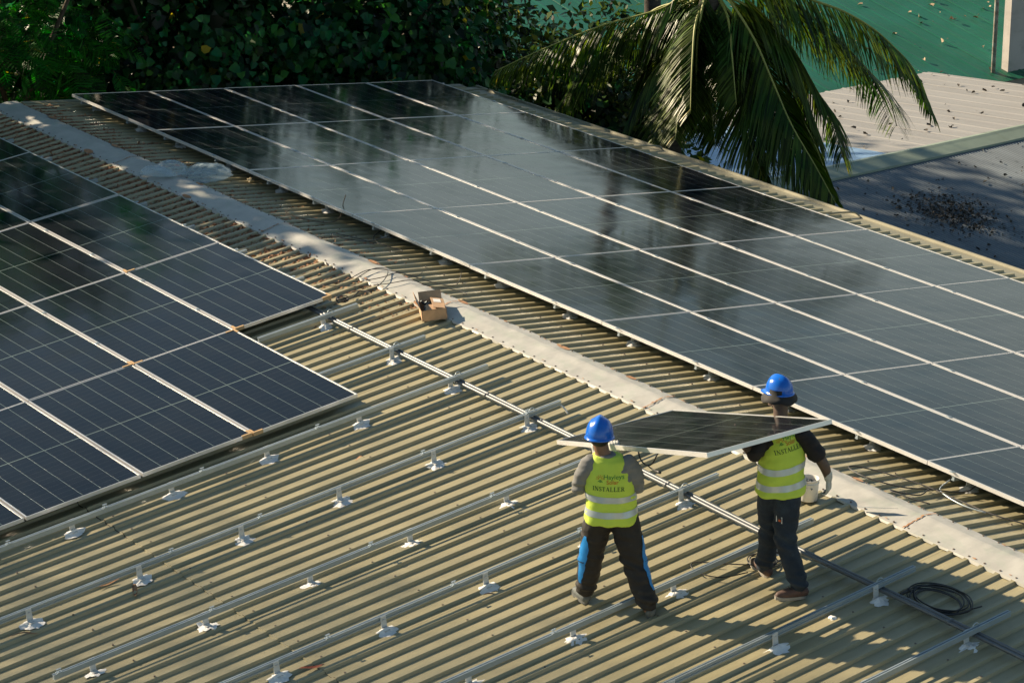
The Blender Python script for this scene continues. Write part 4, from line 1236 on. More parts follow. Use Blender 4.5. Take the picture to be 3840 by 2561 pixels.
# crumpled plastic bag
M['plastic'] = mat('clear_plastic', (0.52, 0.66, 0.74), 0.22, spec=0.6)
nt = M['plastic'].node_tree; bs = bsdf(M['plastic']); outn = nt.nodes['Material Output']
tr = nt.nodes.new('ShaderNodeBsdfTransparent'); ms = nt.nodes.new('ShaderNodeMixShader'); ms.inputs['Fac'].default_value = 0.27
nt.links.new(tr.outputs['BSDF'], ms.inputs[1]); nt.links.new(bs.outputs['BSDF'], ms.inputs[2]); nt.links.new(ms.outputs['Shader'], outn.inputs['Surface'])
def bag_lobe(mb, c, rx, ry, rz, seed, ang):
    bm = bmesh.new(); bmesh.ops.create_icosphere(bm, subdivisions=5, radius=1)
    for v in bm.verts:
        n1 = noise.noise(v.co * 1.5 + Vector((seed, 0, 0)))
        n2 = 1 - abs(noise.noise(v.co * 3.1 + Vector((seed, 3, 0)))) * 2
        n3 = 1 - abs(noise.noise(v.co * 7.5 + Vector((seed, 9, 4)))) * 2
        q = 1 + .28 * n1 + .12 * n2 + .06 * n3
        x, y, z = v.co.x * rx * q, v.co.y * ry * q, v.co.z * rz * (q + .5 * n2 * .5 + .3 * n3)
        z = max(z, -rz * .30)
        v.co = Vector((x * math.cos(ang) - y * math.sin(ang), x * math.sin(ang) + y * math.cos(ang), z))
    bm.verts.index_update()
    mb.add([Vector(c) + v.co for v in bm.verts], [tuple(v.index for v in f.verts) for f in bm.faces]); bm.free()
b = MB()
bag_lobe(b, B3(.40, 13.72, .075), .30, .25, .070, 3, .3)
bag_lobe(b, B3(.06, 13.95, .10), .20, .16, .065, 8, 1.4)
bag_lobe(b, A3(.10, 13.98, .09), .12, .20, .05, 12, .5)
tag(obj('plastic_bag', b.mesh('plastic_bag', M['plastic'], True)), 'crumpled clear plastic bag lying across the ridge cap', 'bag')

# ------------------------------------------------------------------ the panel being carried
PC = [Vector(p) for p in ((-2.2616, 3.0848, .6215), (-2.502, .91, 1.2627), (-1.3755, .7993, 1.3096), (-1.135, 2.9741, .6684))]
PC = [CAM + (p - CAM) * 0.985 for p in PC]
ctr = sum(PC, Vector()) / 4
ey = ((PC[1] - PC[0]) + (PC[2] - PC[3])).normalized()          # along the length, towards the viewer
ex = ((PC[0] - PC[3]) + (PC[1] - PC[2])).normalized()
ez = ex.cross(ey).normalized(); 
if ez.z < 0: ex = -ex; ez = -ez
ex = ey.cross(ez).normalized()
held_M = Matrix(((ex.x, ey.x, ez.x, ctr.x), (ex.y, ey.y, ez.y, ctr.y), (ex.z, ey.z, ez.z, ctr.z), (0, 0, 0, 1))) @ T((0, 0, -PTH))
hp = panel(held_M, 'loose solar panel carried at shoulder height between the two workers', tilt=False)
b = MB()
e = 1 if (held_M.to_3x3() @ Vector((1, 0, 0))).x < 0 else -1
b.tube(smooth_path([(e * .55, .12, .012), (e * .57, .16, -.05), (e * .575, .24, -.10), (e * .57, .33, -.085), (e * .56, .40, -.02), (e * .54, .42, .01)], 5), .006, 6)
b.tube(smooth_path([(e * .575, .26, -.10), (e * .60, .36, -.115), (e * .62, .46, -.125)], 4), .005, 6)
b.tube([(e * .62, .45, -.125), (e * .63, .53, -.13)], .011, 7)
obj('cable_lead', b.mesh('cable_lead', M['cable'], True), hp)

# ------------------------------------------------------------------ people
def remesh(parts, voxel, smooth=2, name='tmp'):
    """parts: list of (verts, faces) closed shells -> one continuous surface"""
    b = MB()
    for v, f in parts: b.add(v, f)
    o = bpy.data.objects.new(name, b.mesh(name)); COL.objects.link(o)
    md = o.modifiers.new('r', 'REMESH'); md.mode = 'VOXEL'; md.voxel_size = voxel
    if smooth:
        sm = o.modifiers.new('s', 'SMOOTH'); sm.iterations = smooth; sm.factor = 0.5
    dg = bpy.context.evaluated_depsgraph_get()
    me = bpy.data.meshes.new_from_object(o.evaluated_get(dg))
    bpy.data.objects.remove(o)
    return me

def limb(pts, rad, n=16, flat=None, sub=4):
    """round-ended tapered tube; rad one radius per point"""
    P_ = [Vector(p) for p in pts]
    Q = smooth_path(P_, sub)
    R = []
    for i in range(len(Q)):
        t = i / sub; k = min(len(rad) - 2, int(t)); u = t - k
        R.append(rad[k] * (1 - u) + rad[k + 1] * u)
    t0 = (Q[0] - Q[1]).normalized(); t1 = (Q[-1] - Q[-2]).normalized()
    pre = [Q[0] + t0 * R[0] * q for q in (.92, .6)]; pr = [R[0] * .35, R[0] * .8]
    post = [Q[-1] + t1 * R[-1] * q for q in (.6, .92)]; po = [R[-1] * .8, R[-1] * .35]
    return tube(pre + Q + post, pr + R + po, n)

def ellipsoid(c, rx, ry, rz, n=20, rot=None):
    v, f = [], []
    m = n // 2
    for i in range(m + 1):
        t = math.pi * i / m
        for k in range(n):
            a = 2 * math.pi * k / n
            p = Vector((rx * math.sin(t) * math.cos(a), ry * math.sin(t) * math.sin(a), rz * math.cos(t)))
            if rot: p = rot @ p
            v.append(Vector(c) + p)
    for i in range(m):
        for k in range(n):
            f.append((i * n + k, (i + 1) * n + k, (i + 1) * n + (k + 1) % n, i * n + (k + 1) % n))
    return v, f

def loft(secs, n=32):
    """secs: (cx, cy, z, rx, ry, yaw, squareness)"""
    v, f = [], []
    for cx, cy, z, rx, ry, yaw, sq in secs:
        for k in range(n):
            a = 2 * math.pi * k / n
            ca, sa = math.cos(a), math.sin(a)
            x = rx * math.copysign(abs(ca) ** sq, ca); y = ry * math.copysign(abs(sa) ** sq, sa)
            v.append(Vector((cx + x * math.cos(yaw) - y * math.sin(yaw), cy + x * math.sin(yaw) + y * math.cos(yaw), z)))
    for i in range(len(secs) - 1):
        for k in range(n):
            f.append((i * n + k, i * n + (k + 1) % n, (i + 1) * n + (k + 1) % n, (i + 1) * n + k))
    f.append(tuple(range(n - 1, -1, -1))); f.append(tuple((len(secs) - 1) * n + k for k in range(n)))
    return v, f

def wrinkle(me, fn):
    co = np.empty(len(me.vertices) * 3, np.float32); me.vertices.foreach_get('co', co); co = co.reshape(-1, 3)
    no = np.empty(len(me.vertices) * 3, np.float32); me.vertices.foreach_get('normal', no); no = no.reshape(-1, 3)
    d = np.array([fn(Vector(c)) for c in co], np.float32)
    co += no * d[:, None]
    me.vertices.foreach_set('co', co.ravel()); me.update()

def cloth(me, material):
    me.materials.clear(); me.materials.append(material)
    me.polygons.foreach_set('use_smooth', [True] * len(me.polygons)); me.update()
    return me

def bvh(me):
    return BVHTree.FromPolygons([v.co.copy() for v in me.vertices], [tuple(p.vertices) for p in me.polygons])

def hand(wrist, dirv, palm, size=1.0, curl=(.5, .6, .4), thumb_side=1, spread=.10, thumb_in=.4):
    """palm plus five separate bent fingers; dirv wrist->knuckles, palm = direction the palm faces"""
    D_ = Vector(dirv).normalized(); N_ = Vector(palm); N_ = (N_ - D_ * N_.dot(D_)).normalized(); S_ = D_.cross(N_) * thumb_side
    W = Vector(wrist)
    parts = []
    parts.append(limb([W - D_ * .03 * size, W + D_ * .01 * size], [.027 * size, .026 * size], 12))
    for q in (-.030, -.010, .010, .030):
        parts.append(limb([W, W + D_ * .045 * size + S_ * q * .8 * size, W + D_ * .088 * size + S_ * q * size], [.019 * size, .0165 * size, .0135 * size], 10))
    for i, (q, ln) in enumerate(((.031, .070), (.0105, .080), (-.0105, .074), (-.030, .058))):
        p = W + D_ * .088 * size + S_ * q * size
        d = (D_ + S_ * q / .03 * spread).normalized()
        pts = [p - d * .012]
        ang = 0
        for j, frac in enumerate((.45, .32, .23)):
            ang += curl[j]
            dd = (d * math.cos(ang) + N_ * math.sin(ang)).normalized()
            p = p + dd * ln * frac * size
            pts.append(p)
        parts.append(limb(pts, [.0105 * size, .0100 * size, .0092 * size, .0082 * size], 10))
    b0 = W + D_ * .025 * size + S_ * .024 * size + N_ * .006
    d1 = (D_ * .55 + S_ * .75 + N_ * thumb_in).normalized()
    d2 = (D_ * .85 + S_ * .25 + N_ * thumb_in).normalized()
    parts.append(limb([W + D_ * .012 * size, b0, b0 + d1 * .035 * size, b0 + d1 * .035 * size + d2 * .03 * size], [.014 * size, .0145 * size, .0115 * size, .0095 * size], 10))
    return parts

M['skin'] = mat('brown_skin', (0.20, 0.105, 0.062), 0.55, var=0.15, vscale=10)
M['skin_dark'] = mat('dark_skin', (0.085, 0.052, 0.038), 0.5, var=0.15, vscale=10)
M['hair'] = mat('black_hair', (0.008, 0.007, 0.006), 0.6, bump=0.5, bscale=90)
M['vest'] = mat('fluorescent_vest', (0.54, 0.70, 0.075), 0.75, var=0.08, vscale=9, bump=0.12, bscale=70)
M['strip'] = mat('reflective_tape', (0.50, 0.56, 0.58), 0.35, metal=0.3, var=0.12, vscale=16)
M['helmet'] = mat('blue_helmet_plastic', (0.004, 0.12, 0.58), 0.22, coat=0.3, var=0.05, vscale=4)
M['shirt_grey'] = mat('grey_shirt', (0.19, 0.19, 0.185), 0.85, var=0.12, vscale=14, bump=0.1, bscale=120)
M['shirt_black'] = mat('black_tshirt', (0.014, 0.012, 0.014), 0.85, var=0.2, vscale=14)
M['trouser_brown'] = mat('dark_brown_trousers', (0.012, 0.0095, 0.0085), 0.7, var=0.3, vscale=8, bump=0.1, bscale=60)
layer(M['trouser_brown'], (0.06, 0.055, 0.05), 0.62, 0.76, 9, (1, 1, 1), space='Object', amount=0.5)
M['trouser_blue'] = mat('bright_blue_panel', (0.006, 0.21, 0.58), 0.5, var=0.1, vscale=12)
M['trouser_navy'] = mat('navy_jeans', (0.010, 0.020, 0.036), 0.8, var=0.35, vscale=9, bump=0.15, bscale=80)
layer(M['trouser_navy'], (0.035, 0.055, 0.075), 0.5, 0.75, 7, space='Object', amount=0.7)
M['glove'] = mat('grey_white_glove', (0.50, 0.50, 0.47), 0.8, var=0.2, vscale=25, bump=0.2, bscale=120)
M['shoe_grey'] = mat('grey_trainer', (0.11, 0.125, 0.125), 0.7, var=0.35, vscale=30)
M['shoe_brown'] = mat('dusty_brown_trainer', (0.10, 0.055, 0.045), 0.7, var=0.35, vscale=25)
M['sole'] = mat('pale_sole', (0.36, 0.33, 0.29), 0.75, var=0.25, vscale=25)
M['sole_grey'] = mat('grey_sole', (0.12, 0.125, 0.12), 0.8, var=0.3, vscale=25)
M['hat'] = mat('charcoal_bucket_hat', (0.022, 0.021, 0.022), 0.85, var=0.3, vscale=14)
M['ink_green'] = mat('green_print', (0.02, 0.20, 0.05), 0.8)
M['ink_red'] = mat('orange_red_print', (0.55, 0.10, 0.02), 0.8)
M['ink_dark'] = mat('dark_green_print', (0.02, 0.075, 0.02), 0.8)
M['sclera'] = mat('eye_white', (0.6, 0.58, 0.55), 0.3)

def fold(p, seed, amp, f=(9, 9, 22)):
    q = Vector((p.x * f[0], p.y * f[1], p.z * f[2])) + Vector((seed, seed * 2, 0))
    w = noise.noise(q) + .5 * noise.noise(q * 2.1)
    return amp * w

def shoe(heel, toe, up=.0, seed=0):
    """shoe body and sole from heel and toe points on the ground (local)"""
    H, T_ = Vector(heel), Vector(toe)
    d = T_ - H; L = d.length; d.normalize()
    s = d.cross(Vector((0, 0, 1))).normalized(); u = s.cross(d)
    upper = [limb([H + d * .05 * L + u * .055, H + d * .30 * L + u * .055, H + d * .62 * L + u * .042, H + d * .86 * L + u * .034], [.043, .046, .044, .034], 14),
             limb([H + d * .22 * L + u * .06, H + d * .24 * L + u * .115], [.045, .046], 14)]
    sole = []
    n = 20
    v, f = [], []
    for h in (0.0, .026):
        for k in range(n):
            a = 2 * math.pi * k / n
            t = .5 + .53 * math.cos(a)
            w = .047 * (abs(math.sin(a)) ** .7) * (1.0 if t > .5 else .86) * math.copysign(1, math.sin(a))
            lift = .035 * max(0, t - .72) ** 1.2 * 3
            v.append(H + d * (t * L) + s * w + u * (h + lift * .3))
    for k in range(n): f.append((k, (k + 1) % n, n + (k + 1) % n, n + k))
    f.append(tuple(range(n - 1, -1, -1))); f.append(tuple(n + k for k in range(n)))
    laces = MB()
    for q in (.36, .45, .54):
        c = H + d * (q * L) + u * (.098 - .055 * (q - .36))
        laces.tube([c - s * .03, c + u * .006, c + s * .03], .004, 5)
    return upper, (v, f), laces

def helmet_parts(c, rx, ry, hz, yaw, pitch, front):
    """c centre of the rim plane; front = yaw of the forehead"""
    R = Matrix.Translation(c) @ Matrix.Rotation(yaw, 4, 'Z') @ Matrix.Rotation(pitch, 4, 'X')
    n, m = 40, 14
    v, f = [], []
    def shell(r_, hz_, n0):
        for i in range(m + 1):
            t = (math.pi / 2) * i / m
            for k in range(n):
                a = 2 * math.pi * k / n
                x = rx * r_ * math.cos(t) ** .82 * math.cos(a); y = ry * r_ * math.cos(t) ** .82 * math.sin(a); z = hz_ * math.sin(t)
                # raised central ridge and side channels
                ux = x / rx
                z += .010 * math.exp(-(ux / .22) ** 2) * math.sin(t) ** .5 * (1 if y > -ry * .8 else .6)
                z -= .004 * math.exp(-((abs(ux) - .42) / .09) ** 2) * math.sin(t)
                v.append(R @ Vector((x, y, z)))
        for i in range(m):
            for k in range(n):
                q = (n0 + i * n + k, n0 + i * n + (k + 1) % n, n0 + (i + 1) * n + (k + 1) % n, n0 + (i + 1) * n + k)
                f.append(q)
    shell(1.0, hz, 0)
    # flared rim with peak at the front
    n0 = len(v)
    for j, (rr, dz) in enumerate(((1.0, 0), (1.06, -.006), (1.10, -.014), (1.085, -.018), (1.0, -.012))):
        for k in range(n):
            a = 2 * math.pi * k / n
            pk = max(0, math.sin(a)) ** 3 * (.055 if j in (1, 2, 3) else 0) * (1.0 if j > 1 else .5)
            v.append(R @ Vector((rx * rr * math.cos(a), (ry * rr + pk) * math.sin(a), dz - pk * .25)))
    for j in range(4):
        for k in range(n):
            f.append((n0 + j * n + k, n0 + (j + 1) * n + k, n0 + (j + 1) * n + (k + 1) % n, n0 + j * n + (k + 1) % n))
    vent = MB()
    pts = []
    for k in range(11):
        q = -1 + 2 * k / 10
        x = rx * .62 * q; y = -ry * (.42 - .22 * (1 - q * q)) 
        t2 = max(0, 1 - (x / rx) ** 2 - (y / ry) ** 2)
        pts.append(R @ Vector((x, y, hz * (t2 ** .58) + .0015)))
    vent.tube(pts, [.0015 + .0035 * (1 - (-1 + 2 * k / 10) ** 2) for k in range(11)], 5)
    return (v, f), vent

def letters(text, size, serif=False):
    c = bpy.data.curves.new('lettering', 'FONT'); c.body = text; c.size = size; c.align_x = 'CENTER'
    c.resolution_u = 3
    o = bpy.data.objects.new('lettering', c); COL.objects.link(o)
    dg = bpy.context.evaluated_depsgraph_get()
    me = bpy.data.meshes.new_from_object(o.evaluated_get(dg))
    v = [tuple(q.co) for q in me.vertices]; f = [tuple(p.vertices) for p in me.polygons]
    bpy.data.objects.remove(o); bpy.data.curves.remove(c); bpy.data.meshes.remove(me)
    return v, f

# serif capitals drawn as strokes on a 0..1 box: (x0, y0, x1, y1, thickness)
SERIF = {
    'I': (.42, [(.21, 0, .21, 1, .17), (.02, .03, .40, .03, .06), (.02, .97, .40, .97, .06)]),
    'N': (.92, [(.16, 0, .16, 1, .07), (.74, 0, .74, 1, .07), (.14, 1, .74, 0, .17), (.02, .97, .24, .97, .06), (.02, .03, .30, .03, .06), (.60, .97, .88, .97, .06)]),
    'S': (.66, [(.52, .86, .40, .96, .10), (.40, .96, .20, .95, .08), (.20, .95, .10, .78, .14), (.10, .78, .22, .58, .16), (.22, .58, .46, .42, .18), (.46, .42, .54, .24, .16), (.54, .24, .42, .05, .13), (.42, .05, .20, .03, .08), (.20, .03, .08, .16, .10), (.07, .02, .07, .28, .05), (.55, .74, .55, .98, .05)]),
    'T': (.76, [(.37, 0, .37, 1, .17), (.05, .96, .70, .96, .08), (.20, .03, .55, .03, .06), (.06, .74, .06, .98, .06), (.69, .74, .69, .98, .06)]),
    'A': (.92, [(.10, 0, .44, 1, .07), (.42, 1, .76, 0, .18), (.24, .34, .60, .34, .07), (.0, .03, .24, .03, .06), (.58, .03, .90, .03, .06)]),
    'L': (.74, [(.18, 0, .18, 1, .17), (.02, .97, .36, .97, .06), (.02, .04, .64, .04, .08), (.64, .02, .64, .30, .06)]),
    'E': (.76, [(.18, 0, .18, 1, .17), (.02, .96, .62, .96, .08), (.02, .04, .64, .04, .08), (.20, .52, .48, .52, .07), (.62, .74, .62, .98, .06), (.65, .02, .65, .28, .06), (.47, .40, .47, .64, .05)]),
    'R': (.86, [(.18, 0, .18, 1, .17), (.02, .03, .36, .03, .06), (.02, .96, .46, .96, .07), (.46, .96, .60, .82, .12), (.60, .82, .60, .66, .15), (.60, .66, .46, .53, .12), (.46, .53, .18, .52, .07), (.36, .54, .70, .02, .17), (.66, .03, .86, .03, .06)]),
}
def strokes(lines):
    v, f = [], []
    for x0, y0, x1, y1, t in lines:
        dx, dy = x1 - x0, y1 - y0; L = math.hypot(dx, dy) or 1
        nx, ny = -dy / L * t / 2, dx / L * t / 2
        n = len(v)
        v += [(x0 + nx, y0 + ny, 0), (x0 - nx, y0 - ny, 0), (x1 - nx, y1 - ny, 0), (x1 + nx, y1 + ny, 0)]
        f.append((n, n + 1, n + 2, n + 3))
    return v, f
def serif_word(word, h):
    lines = []; x = 0
    for ch in word:
        w, st = SERIF[ch]
        lines += [(x + a, b, x + c, d, t) for a, b, c, d, t in st]
        x += w + .07
    v, f = strokes(lines)
    return [((a - x / 2) * h, b * h, 0) for a, b, _ in v], f

def print_on(tree_, flat, centre, yaw, material, name, parent, tilt=0.0, off=.003):
    """lays flat artwork on the garment by casting it straight at the surface from behind"""
    v, f = flat
    rx = Vector((math.cos(yaw), math.sin(yaw), 0)); into = Vector((-math.sin(yaw), math.cos(yaw), 0))
    out = []
    ct, st = math.cos(tilt), math.sin(tilt)
    for x, y, _ in v:
        x, y = x * ct - y * st, x * st + y * ct
        o = Vector(centre) + rx * x + Vector((0, 0, y)) - into * 1.0
        hit = tree_.ray_cast(o, into)
        out.append((hit[0] - into * off) if hit[0] is not None else o + into * .85)
    return obj(name, make_mesh(name, out, f, material), parent)

def logo():
    """rising sun with rays over a house roof"""
    sun_l, house = [], []
    n = 10
    for k in range(n):
        a0 = math.pi * (-.12 + 1.24 * k / n); a1 = math.pi * (-.12 + 1.24 * (k + 1) / n)
        sun_l.append((.40 * math.cos(a0), .40 * math.sin(a0), .40 * math.cos(a1), .40 * math.sin(a1), .10))
    for k in range(7):
        a = math.pi * (0 + k / 6)
        sun_l.append((.58 * math.cos(a), .58 * math.sin(a), .95 * math.cos(a), .95 * math.sin(a), .09))
    house += [(-.50, -.42, 0, .06, .12), (0, .06, .50, -.42, .12), (-.22, -.42, .02, -.20, .10), (.02, -.20, .24, -.42, .10), (0, -.5, 0, -.36, .16)]
    return strokes(sun_l), strokes(house)
LOGO_SUN, LOGO_HOUSE = logo()
def scaled(flat, k, dx=0, dy=0): return [(x * k + dx, y * k + dy, 0) for x, y, _ in flat[0]], flat[1]

def tape(tree_, zfun, half, cx, cy, material, parent, n=72):
    v, f = [], []
    for k in range(n + 1):
        a = 2 * math.pi * k / n
        d = Vector((math.cos(a), math.sin(a), 0))
        for q in (-half, half):
            z = zfun(a) + q
            o = Vector((cx, cy, z)) + d * .6
            h = tree_.ray_cast(o, -d)
            v.append(h[0] + d * .003 if h[0] is not None else o - d * .42)
    for k in range(n): f.append((2 * k, 2 * k + 2, 2 * k + 3, 2 * k + 1))
    return obj('reflective_strip', make_mesh('reflective_strip', v, f, material, True), parent)

RZ_P = -YAW                      # local X = picture right, local Y = away from the camera
def to_local(origin, p):
    d = Vector(p) - Vector(origin)
    return Vector((d.x * math.cos(YAW) - d.y * math.sin(YAW), d.x * math.sin(YAW) + d.y * math.cos(YAW), d.z))

# ---- worker on the left: grey shirt, dark trousers with blue side panels
O1 = (-2.6952, 1.7449, -0.2845)
p1 = empty('person', O1, RZ_P)
tag(p1, 'worker in grey shirt, hi-vis vest and blue side-striped trousers gripping the panel edge', 'person', 'workers carrying the loose panel')
pl = [to_local(O1, p) for p in PC]
def on_edge(t): return pl[0].lerp(pl[1], t)
hR, hL = on_edge(.395), on_edge(.285)
under = Vector((0, 0, -PTH))
wR = hR + Vector((.018, -.058, -.062)); wL = hL + Vector((-.02, -.05, -.07))
yaw1 = -0.12
lift1 = 0.0
hip = (-.04, .0, .80)
legs = [limb([(-.115, .01, .84), (-.165, .05, .62), (-.195, .075, .43), (-.212, .12, .25), (-.228, .155, .125)], [.118, .112, .098, .090, .082], 18),
        limb([(.045, .0, .84), (.095, -.02, .62), (.142, -.045, .43), (.195, -.105, .25), (.243, -.160, .15)], [.118, .112, .098, .090, .084], 18),
        ellipsoid((-.035, .0, .86), .178, .128, .15, 24)]
me = remesh(legs, .0085, 4)
def w1(p):
    d = fold(p, 1.3, .011, (6, 6, 16)) * max(0, min(1, (.80 - p.z) / .12))
    d += .006 * math.sin(p.z * 70 + p.x * 30) * math.exp(-((p.z - .43) / .07) ** 2)
    d += .009 * math.sin(p.z * 85 + p.x * 20) * math.exp(-((p.z - .14) / .06) ** 2)
    return d
wrinkle(me, w1)
tro1 = obj('trousers', cloth(me, M['trouser_brown']), p1)
tb = bvh(me)
# bright side panels let into the outer seams
def side_panel(pts, widths, dirv, nm):
    v, f = [], []
    Q = smooth_path(pts, 5)
    n = len(Q)
    d = Vector(dirv).normalized(); t = Vector((0, 0, 1)).cross(d).normalized()
    for i, q in enumerate(Q):
        u = i / (n - 1); k = min(len(widths) - 2, int(u * (len(widths) - 1))); fr = u * (len(widths) - 1) - k
        wd = widths[k] * (1 - fr) + widths[k + 1] * fr
        for s in (-1, -.33, .33, 1):
            o = q + t * wd * s + d * .4
            h = tb.ray_cast(o, -d)
            v.append(h[0] + d * .004 if h[0] is not None else q + d * .08)
    for i in range(n - 1):
        for s in range(3): f.append((i * 4 + s, i * 4 + s + 1, i * 4 + 4 + s + 1, i * 4 + 4 + s))
    return obj(nm, make_mesh(nm, v, f, M['trouser_blue'], True), tro1)
side_panel([(-.165, .03, .64), (-.19, .05, .50), (-.20, .08, .36), (-.215, .12, .20)], [.012, .05, .046, .034, .012], (-.80, -.60, 0), 'side_panel')
side_panel([(.10, -.02, .66), (.13, -.04, .50), (.165, -.08, .36), (.21, -.125, .24)], [.010, .040, .036, .012], (.93, -.36, 0), 'side_panel')
# shirt: torso and long sleeves
sh = [loft([(-.04, .0, .80, .185, .125, 0, .85), (-.045, .0, .95, .180, .120, 0, .85), (-.055, .01, 1.10, .186, .118, yaw1, .85), (-.062, .015, 1.20, .180, .108, yaw1, .85), (-.07, .02, 1.27, .135, .085, yaw1, .9), (-.09, .025, 1.315, .075, .07, yaw1, 1)]),
      limb([(-.205, .01, 1.235), (-.262, .01, 1.14), (-.288, .05, 1.02)], [.072, .066, .062], 16),
      limb([(-.288, .05, 1.02), (wL + Vector((-.288, .05, 1.02))) * .5, wL + Vector((-.03, -.10, -.03))], [.062, .054, .042], 16),
      limb([(.085, .01, 1.235), (.142, .005, 1.14), (.155, .035, 1.03)], [.072, .066, .062], 16),
      limb([(.155, .035, 1.03), (wR + Vector((.155, .035, 1.03))) * .5, wR + Vector((.03, -.05, -.05))], [.062, .053, .043], 16)]
me = remesh(sh, .0085, 4)
wrinkle(me, lambda p: fold(p, 4.2, .010, (8, 8, 20)) + .006 * math.sin(p.z * 95 + p.y * 30) * math.exp(-((p.z - 1.06) / .06) ** 2) * (abs(p.x + .06) > .17))
obj('shirt', cloth(me, M['shirt_grey']), p1)
# vest
vs = [loft([(-.040, -.005, .765, .205, .148, 0, .82), (-.040, -.005, .79, .207, .150, 0, .82), (-.042, .0, .90, .198, .143, 0, .82), (-.050, .005, 1.02, .196, .138, yaw1, .82), (-.058, .012, 1.12, .186, .130, yaw1, .80), (-.066, .018, 1.21, .158, .116, yaw1, .78), (-.072, .02, 1.27, .140, .095, yaw1, .80), (-.082, .025, 1.305, .105, .078, yaw1, .9)], 40)]
me = remesh(vs, .0085, 3)
wrinkle(me, lambda p: fold(p, 9.1, .010, (7, 7, 10)) + .006 * math.sin(p.x * 42 + p.z * 14) * max(0, 1 - (p.z - .76) / .25) )
vest1 = obj('vest', cloth(me, M['vest']), p1)
tv = bvh(me)
for z0 in (.99, .868):
    tape(tv, lambda a, z0=z0: z0 + .008 * math.sin(a), .0245, -.045, .0, M['strip'], vest1)
c1 = Vector((-.054, 0, 1.085))
print_on(tv, serif_word('INSTALLER', .034), c1 + Vector((.002, 0, -.028)), yaw1, M['ink_dark'], 'lettering', vest1)
print_on(tv, letters('Hayleys', .052), c1 + Vector((.040, 0, .066)), yaw1, M['ink_green'], 'lettering', vest1)
print_on(tv, letters('Solar', .046), c1 + Vector((.030, 0, .027)), yaw1, M['ink_red'], 'lettering', vest1)
print_on(tv, scaled(LOGO_SUN, .036), c1 + Vector((-.066, 0, .064)), yaw1, M['ink_red'], 'sun_emblem', vest1)
print_on(tv, scaled(LOGO_HOUSE, .036), c1 + Vector((-.066, 0, .056)), yaw1, M['ink_green'], 'house_emblem', vest1)
# body: head, neck, arms, trunk and legs in one surface
hc = Vector((-.134, .055, 1.465))
def head_parts(hc, yaw, scale=1.0, neck_base=None):
    R = Matrix.Rotation(yaw, 3, 'Z')
    q = lambda x, y, z: hc + R @ Vector((x, y, z)) * scale
    pr = [ellipsoid(hc + R @ Vector((0, -.012, .02)) * scale, .078 * scale, .096 * scale, .105 * scale, 24, R),
          ellipsoid(q(0, .035, -.055), .056 * scale, .058 * scale, .068 * scale, 20, R),
          limb([q(0, .088, .012), q(0, .108, -.022)], [.011 * scale, .016 * scale], 10),            # nose
          limb([q(-.03, .083, .026), q(.03, .083, .026)], [.012 * scale, .012 * scale], 8),          # brow
          limb([q(-.018, .088, -.056), q(.018, .088, -.056)], [.009 * scale, .009 * scale], 8),      # lips
          limb([q(-.015, .080, -.098), q(.015, .080, -.098)], [.018 * scale, .018 * scale], 8),      # chin
          ellipsoid(q(-.080, -.005, -.01), .012 * scale, .022 * scale, .034 * scale, 12, R), ellipsoid(q(.080, -.005, -.01), .012 * scale, .022 * scale, .034 * scale, 12, R)]
    if neck_base is not None:
        pr.append(limb([neck_base, (Vector(neck_base) + q(0, -.02, -.06)) * .5, q(0, -.018, -.04)], [.064 * scale, .057 * scale, .060 * scale], 18))
    eyes = [ellipsoid(q(s * .031, .079, .006), .0125 * scale, .0125 * scale, .0125 * scale, 10) for s in (-1, 1)]
    return pr, eyes
hp_, eyes = head_parts(hc, yaw1 - .05, 1.0, (-.095, .02, 1.27))
body = hp_ + [ellipsoid((-.055, .01, 1.10), .15, .09, .17, 20), ellipsoid((-.04, .0, .88), .15, .10, .16, 20), limb([(-.055, .01, 1.2), (-.04, 0, .85)], [.11, .12], 16),
    limb([(-.19, .01, 1.235), (-.262, .01, 1.14), (-.288, .05, 1.02)], [.05, .046, .040], 14), limb([(-.288, .05, 1.02), (wL + Vector((-.288, .05, 1.02))) * .5, wL], [.040, .036, .026], 14),
    limb([(.07, .01, 1.235), (.142, .005, 1.14), (.155, .035, 1.03)], [.05, .046, .040], 14), limb([(.155, .035, 1.03), (wR + Vector((.155, .035, 1.03))) * .5, wR], [.040, .036, .026], 14),
    limb([(-.115, .01, .84), (-.195, .075, .43), (-.228, .165, .06)], [.085, .06, .045], 14), limb([(.045, .0, .84), (.142, -.045, .43), (.246, -.165, .09)], [.085, .06, .045], 14)]
body += hand(wL, hL - wL + Vector((0, 0, .02)), (.25, 1, .1), .86, (.5, .7, .5), -1)
body += hand(wR, hR - wR + Vector((0, 0, .02)), (-.1, 1, .1), .86, (.5, .7, .5), 1)
obj('body', cloth(remesh(body, .0065, 2), M['skin']), p1)
for e_ in eyes: obj('eye', make_mesh('eye', e_[0], e_[1], M['sclera'], True), p1)
obj('hair', cloth(remesh([ellipsoid(hc + Vector((0, -.030, -.010)), .087, .092, .085, 20)], .009, 2), M['hair']), p1)
obj('glove', cloth(remesh(hand(wL, hL - wL + Vector((0, 0, .02)), (.25, 1, .1), 1.02, (.75, .8, .5), -1), .005, 1), M['glove']), p1)
obj('glove', cloth(remesh(hand(wR, hR - wR + Vector((0, 0, .02)), (-.1, 1, .1), 1.02, (.75, .8, .5), 1), .005, 1), M['glove']), p1)
(hv, hf), vent = helmet_parts((-.134, .055, 1.448), .1085, .132, .150, -.15, -.10, 0)
hel = obj('helmet', make_mesh('helmet', hv, hf, M['helmet'], True), p1)
obj('vent_slot', vent.mesh('vent_slot', M['dark'], True), hel)
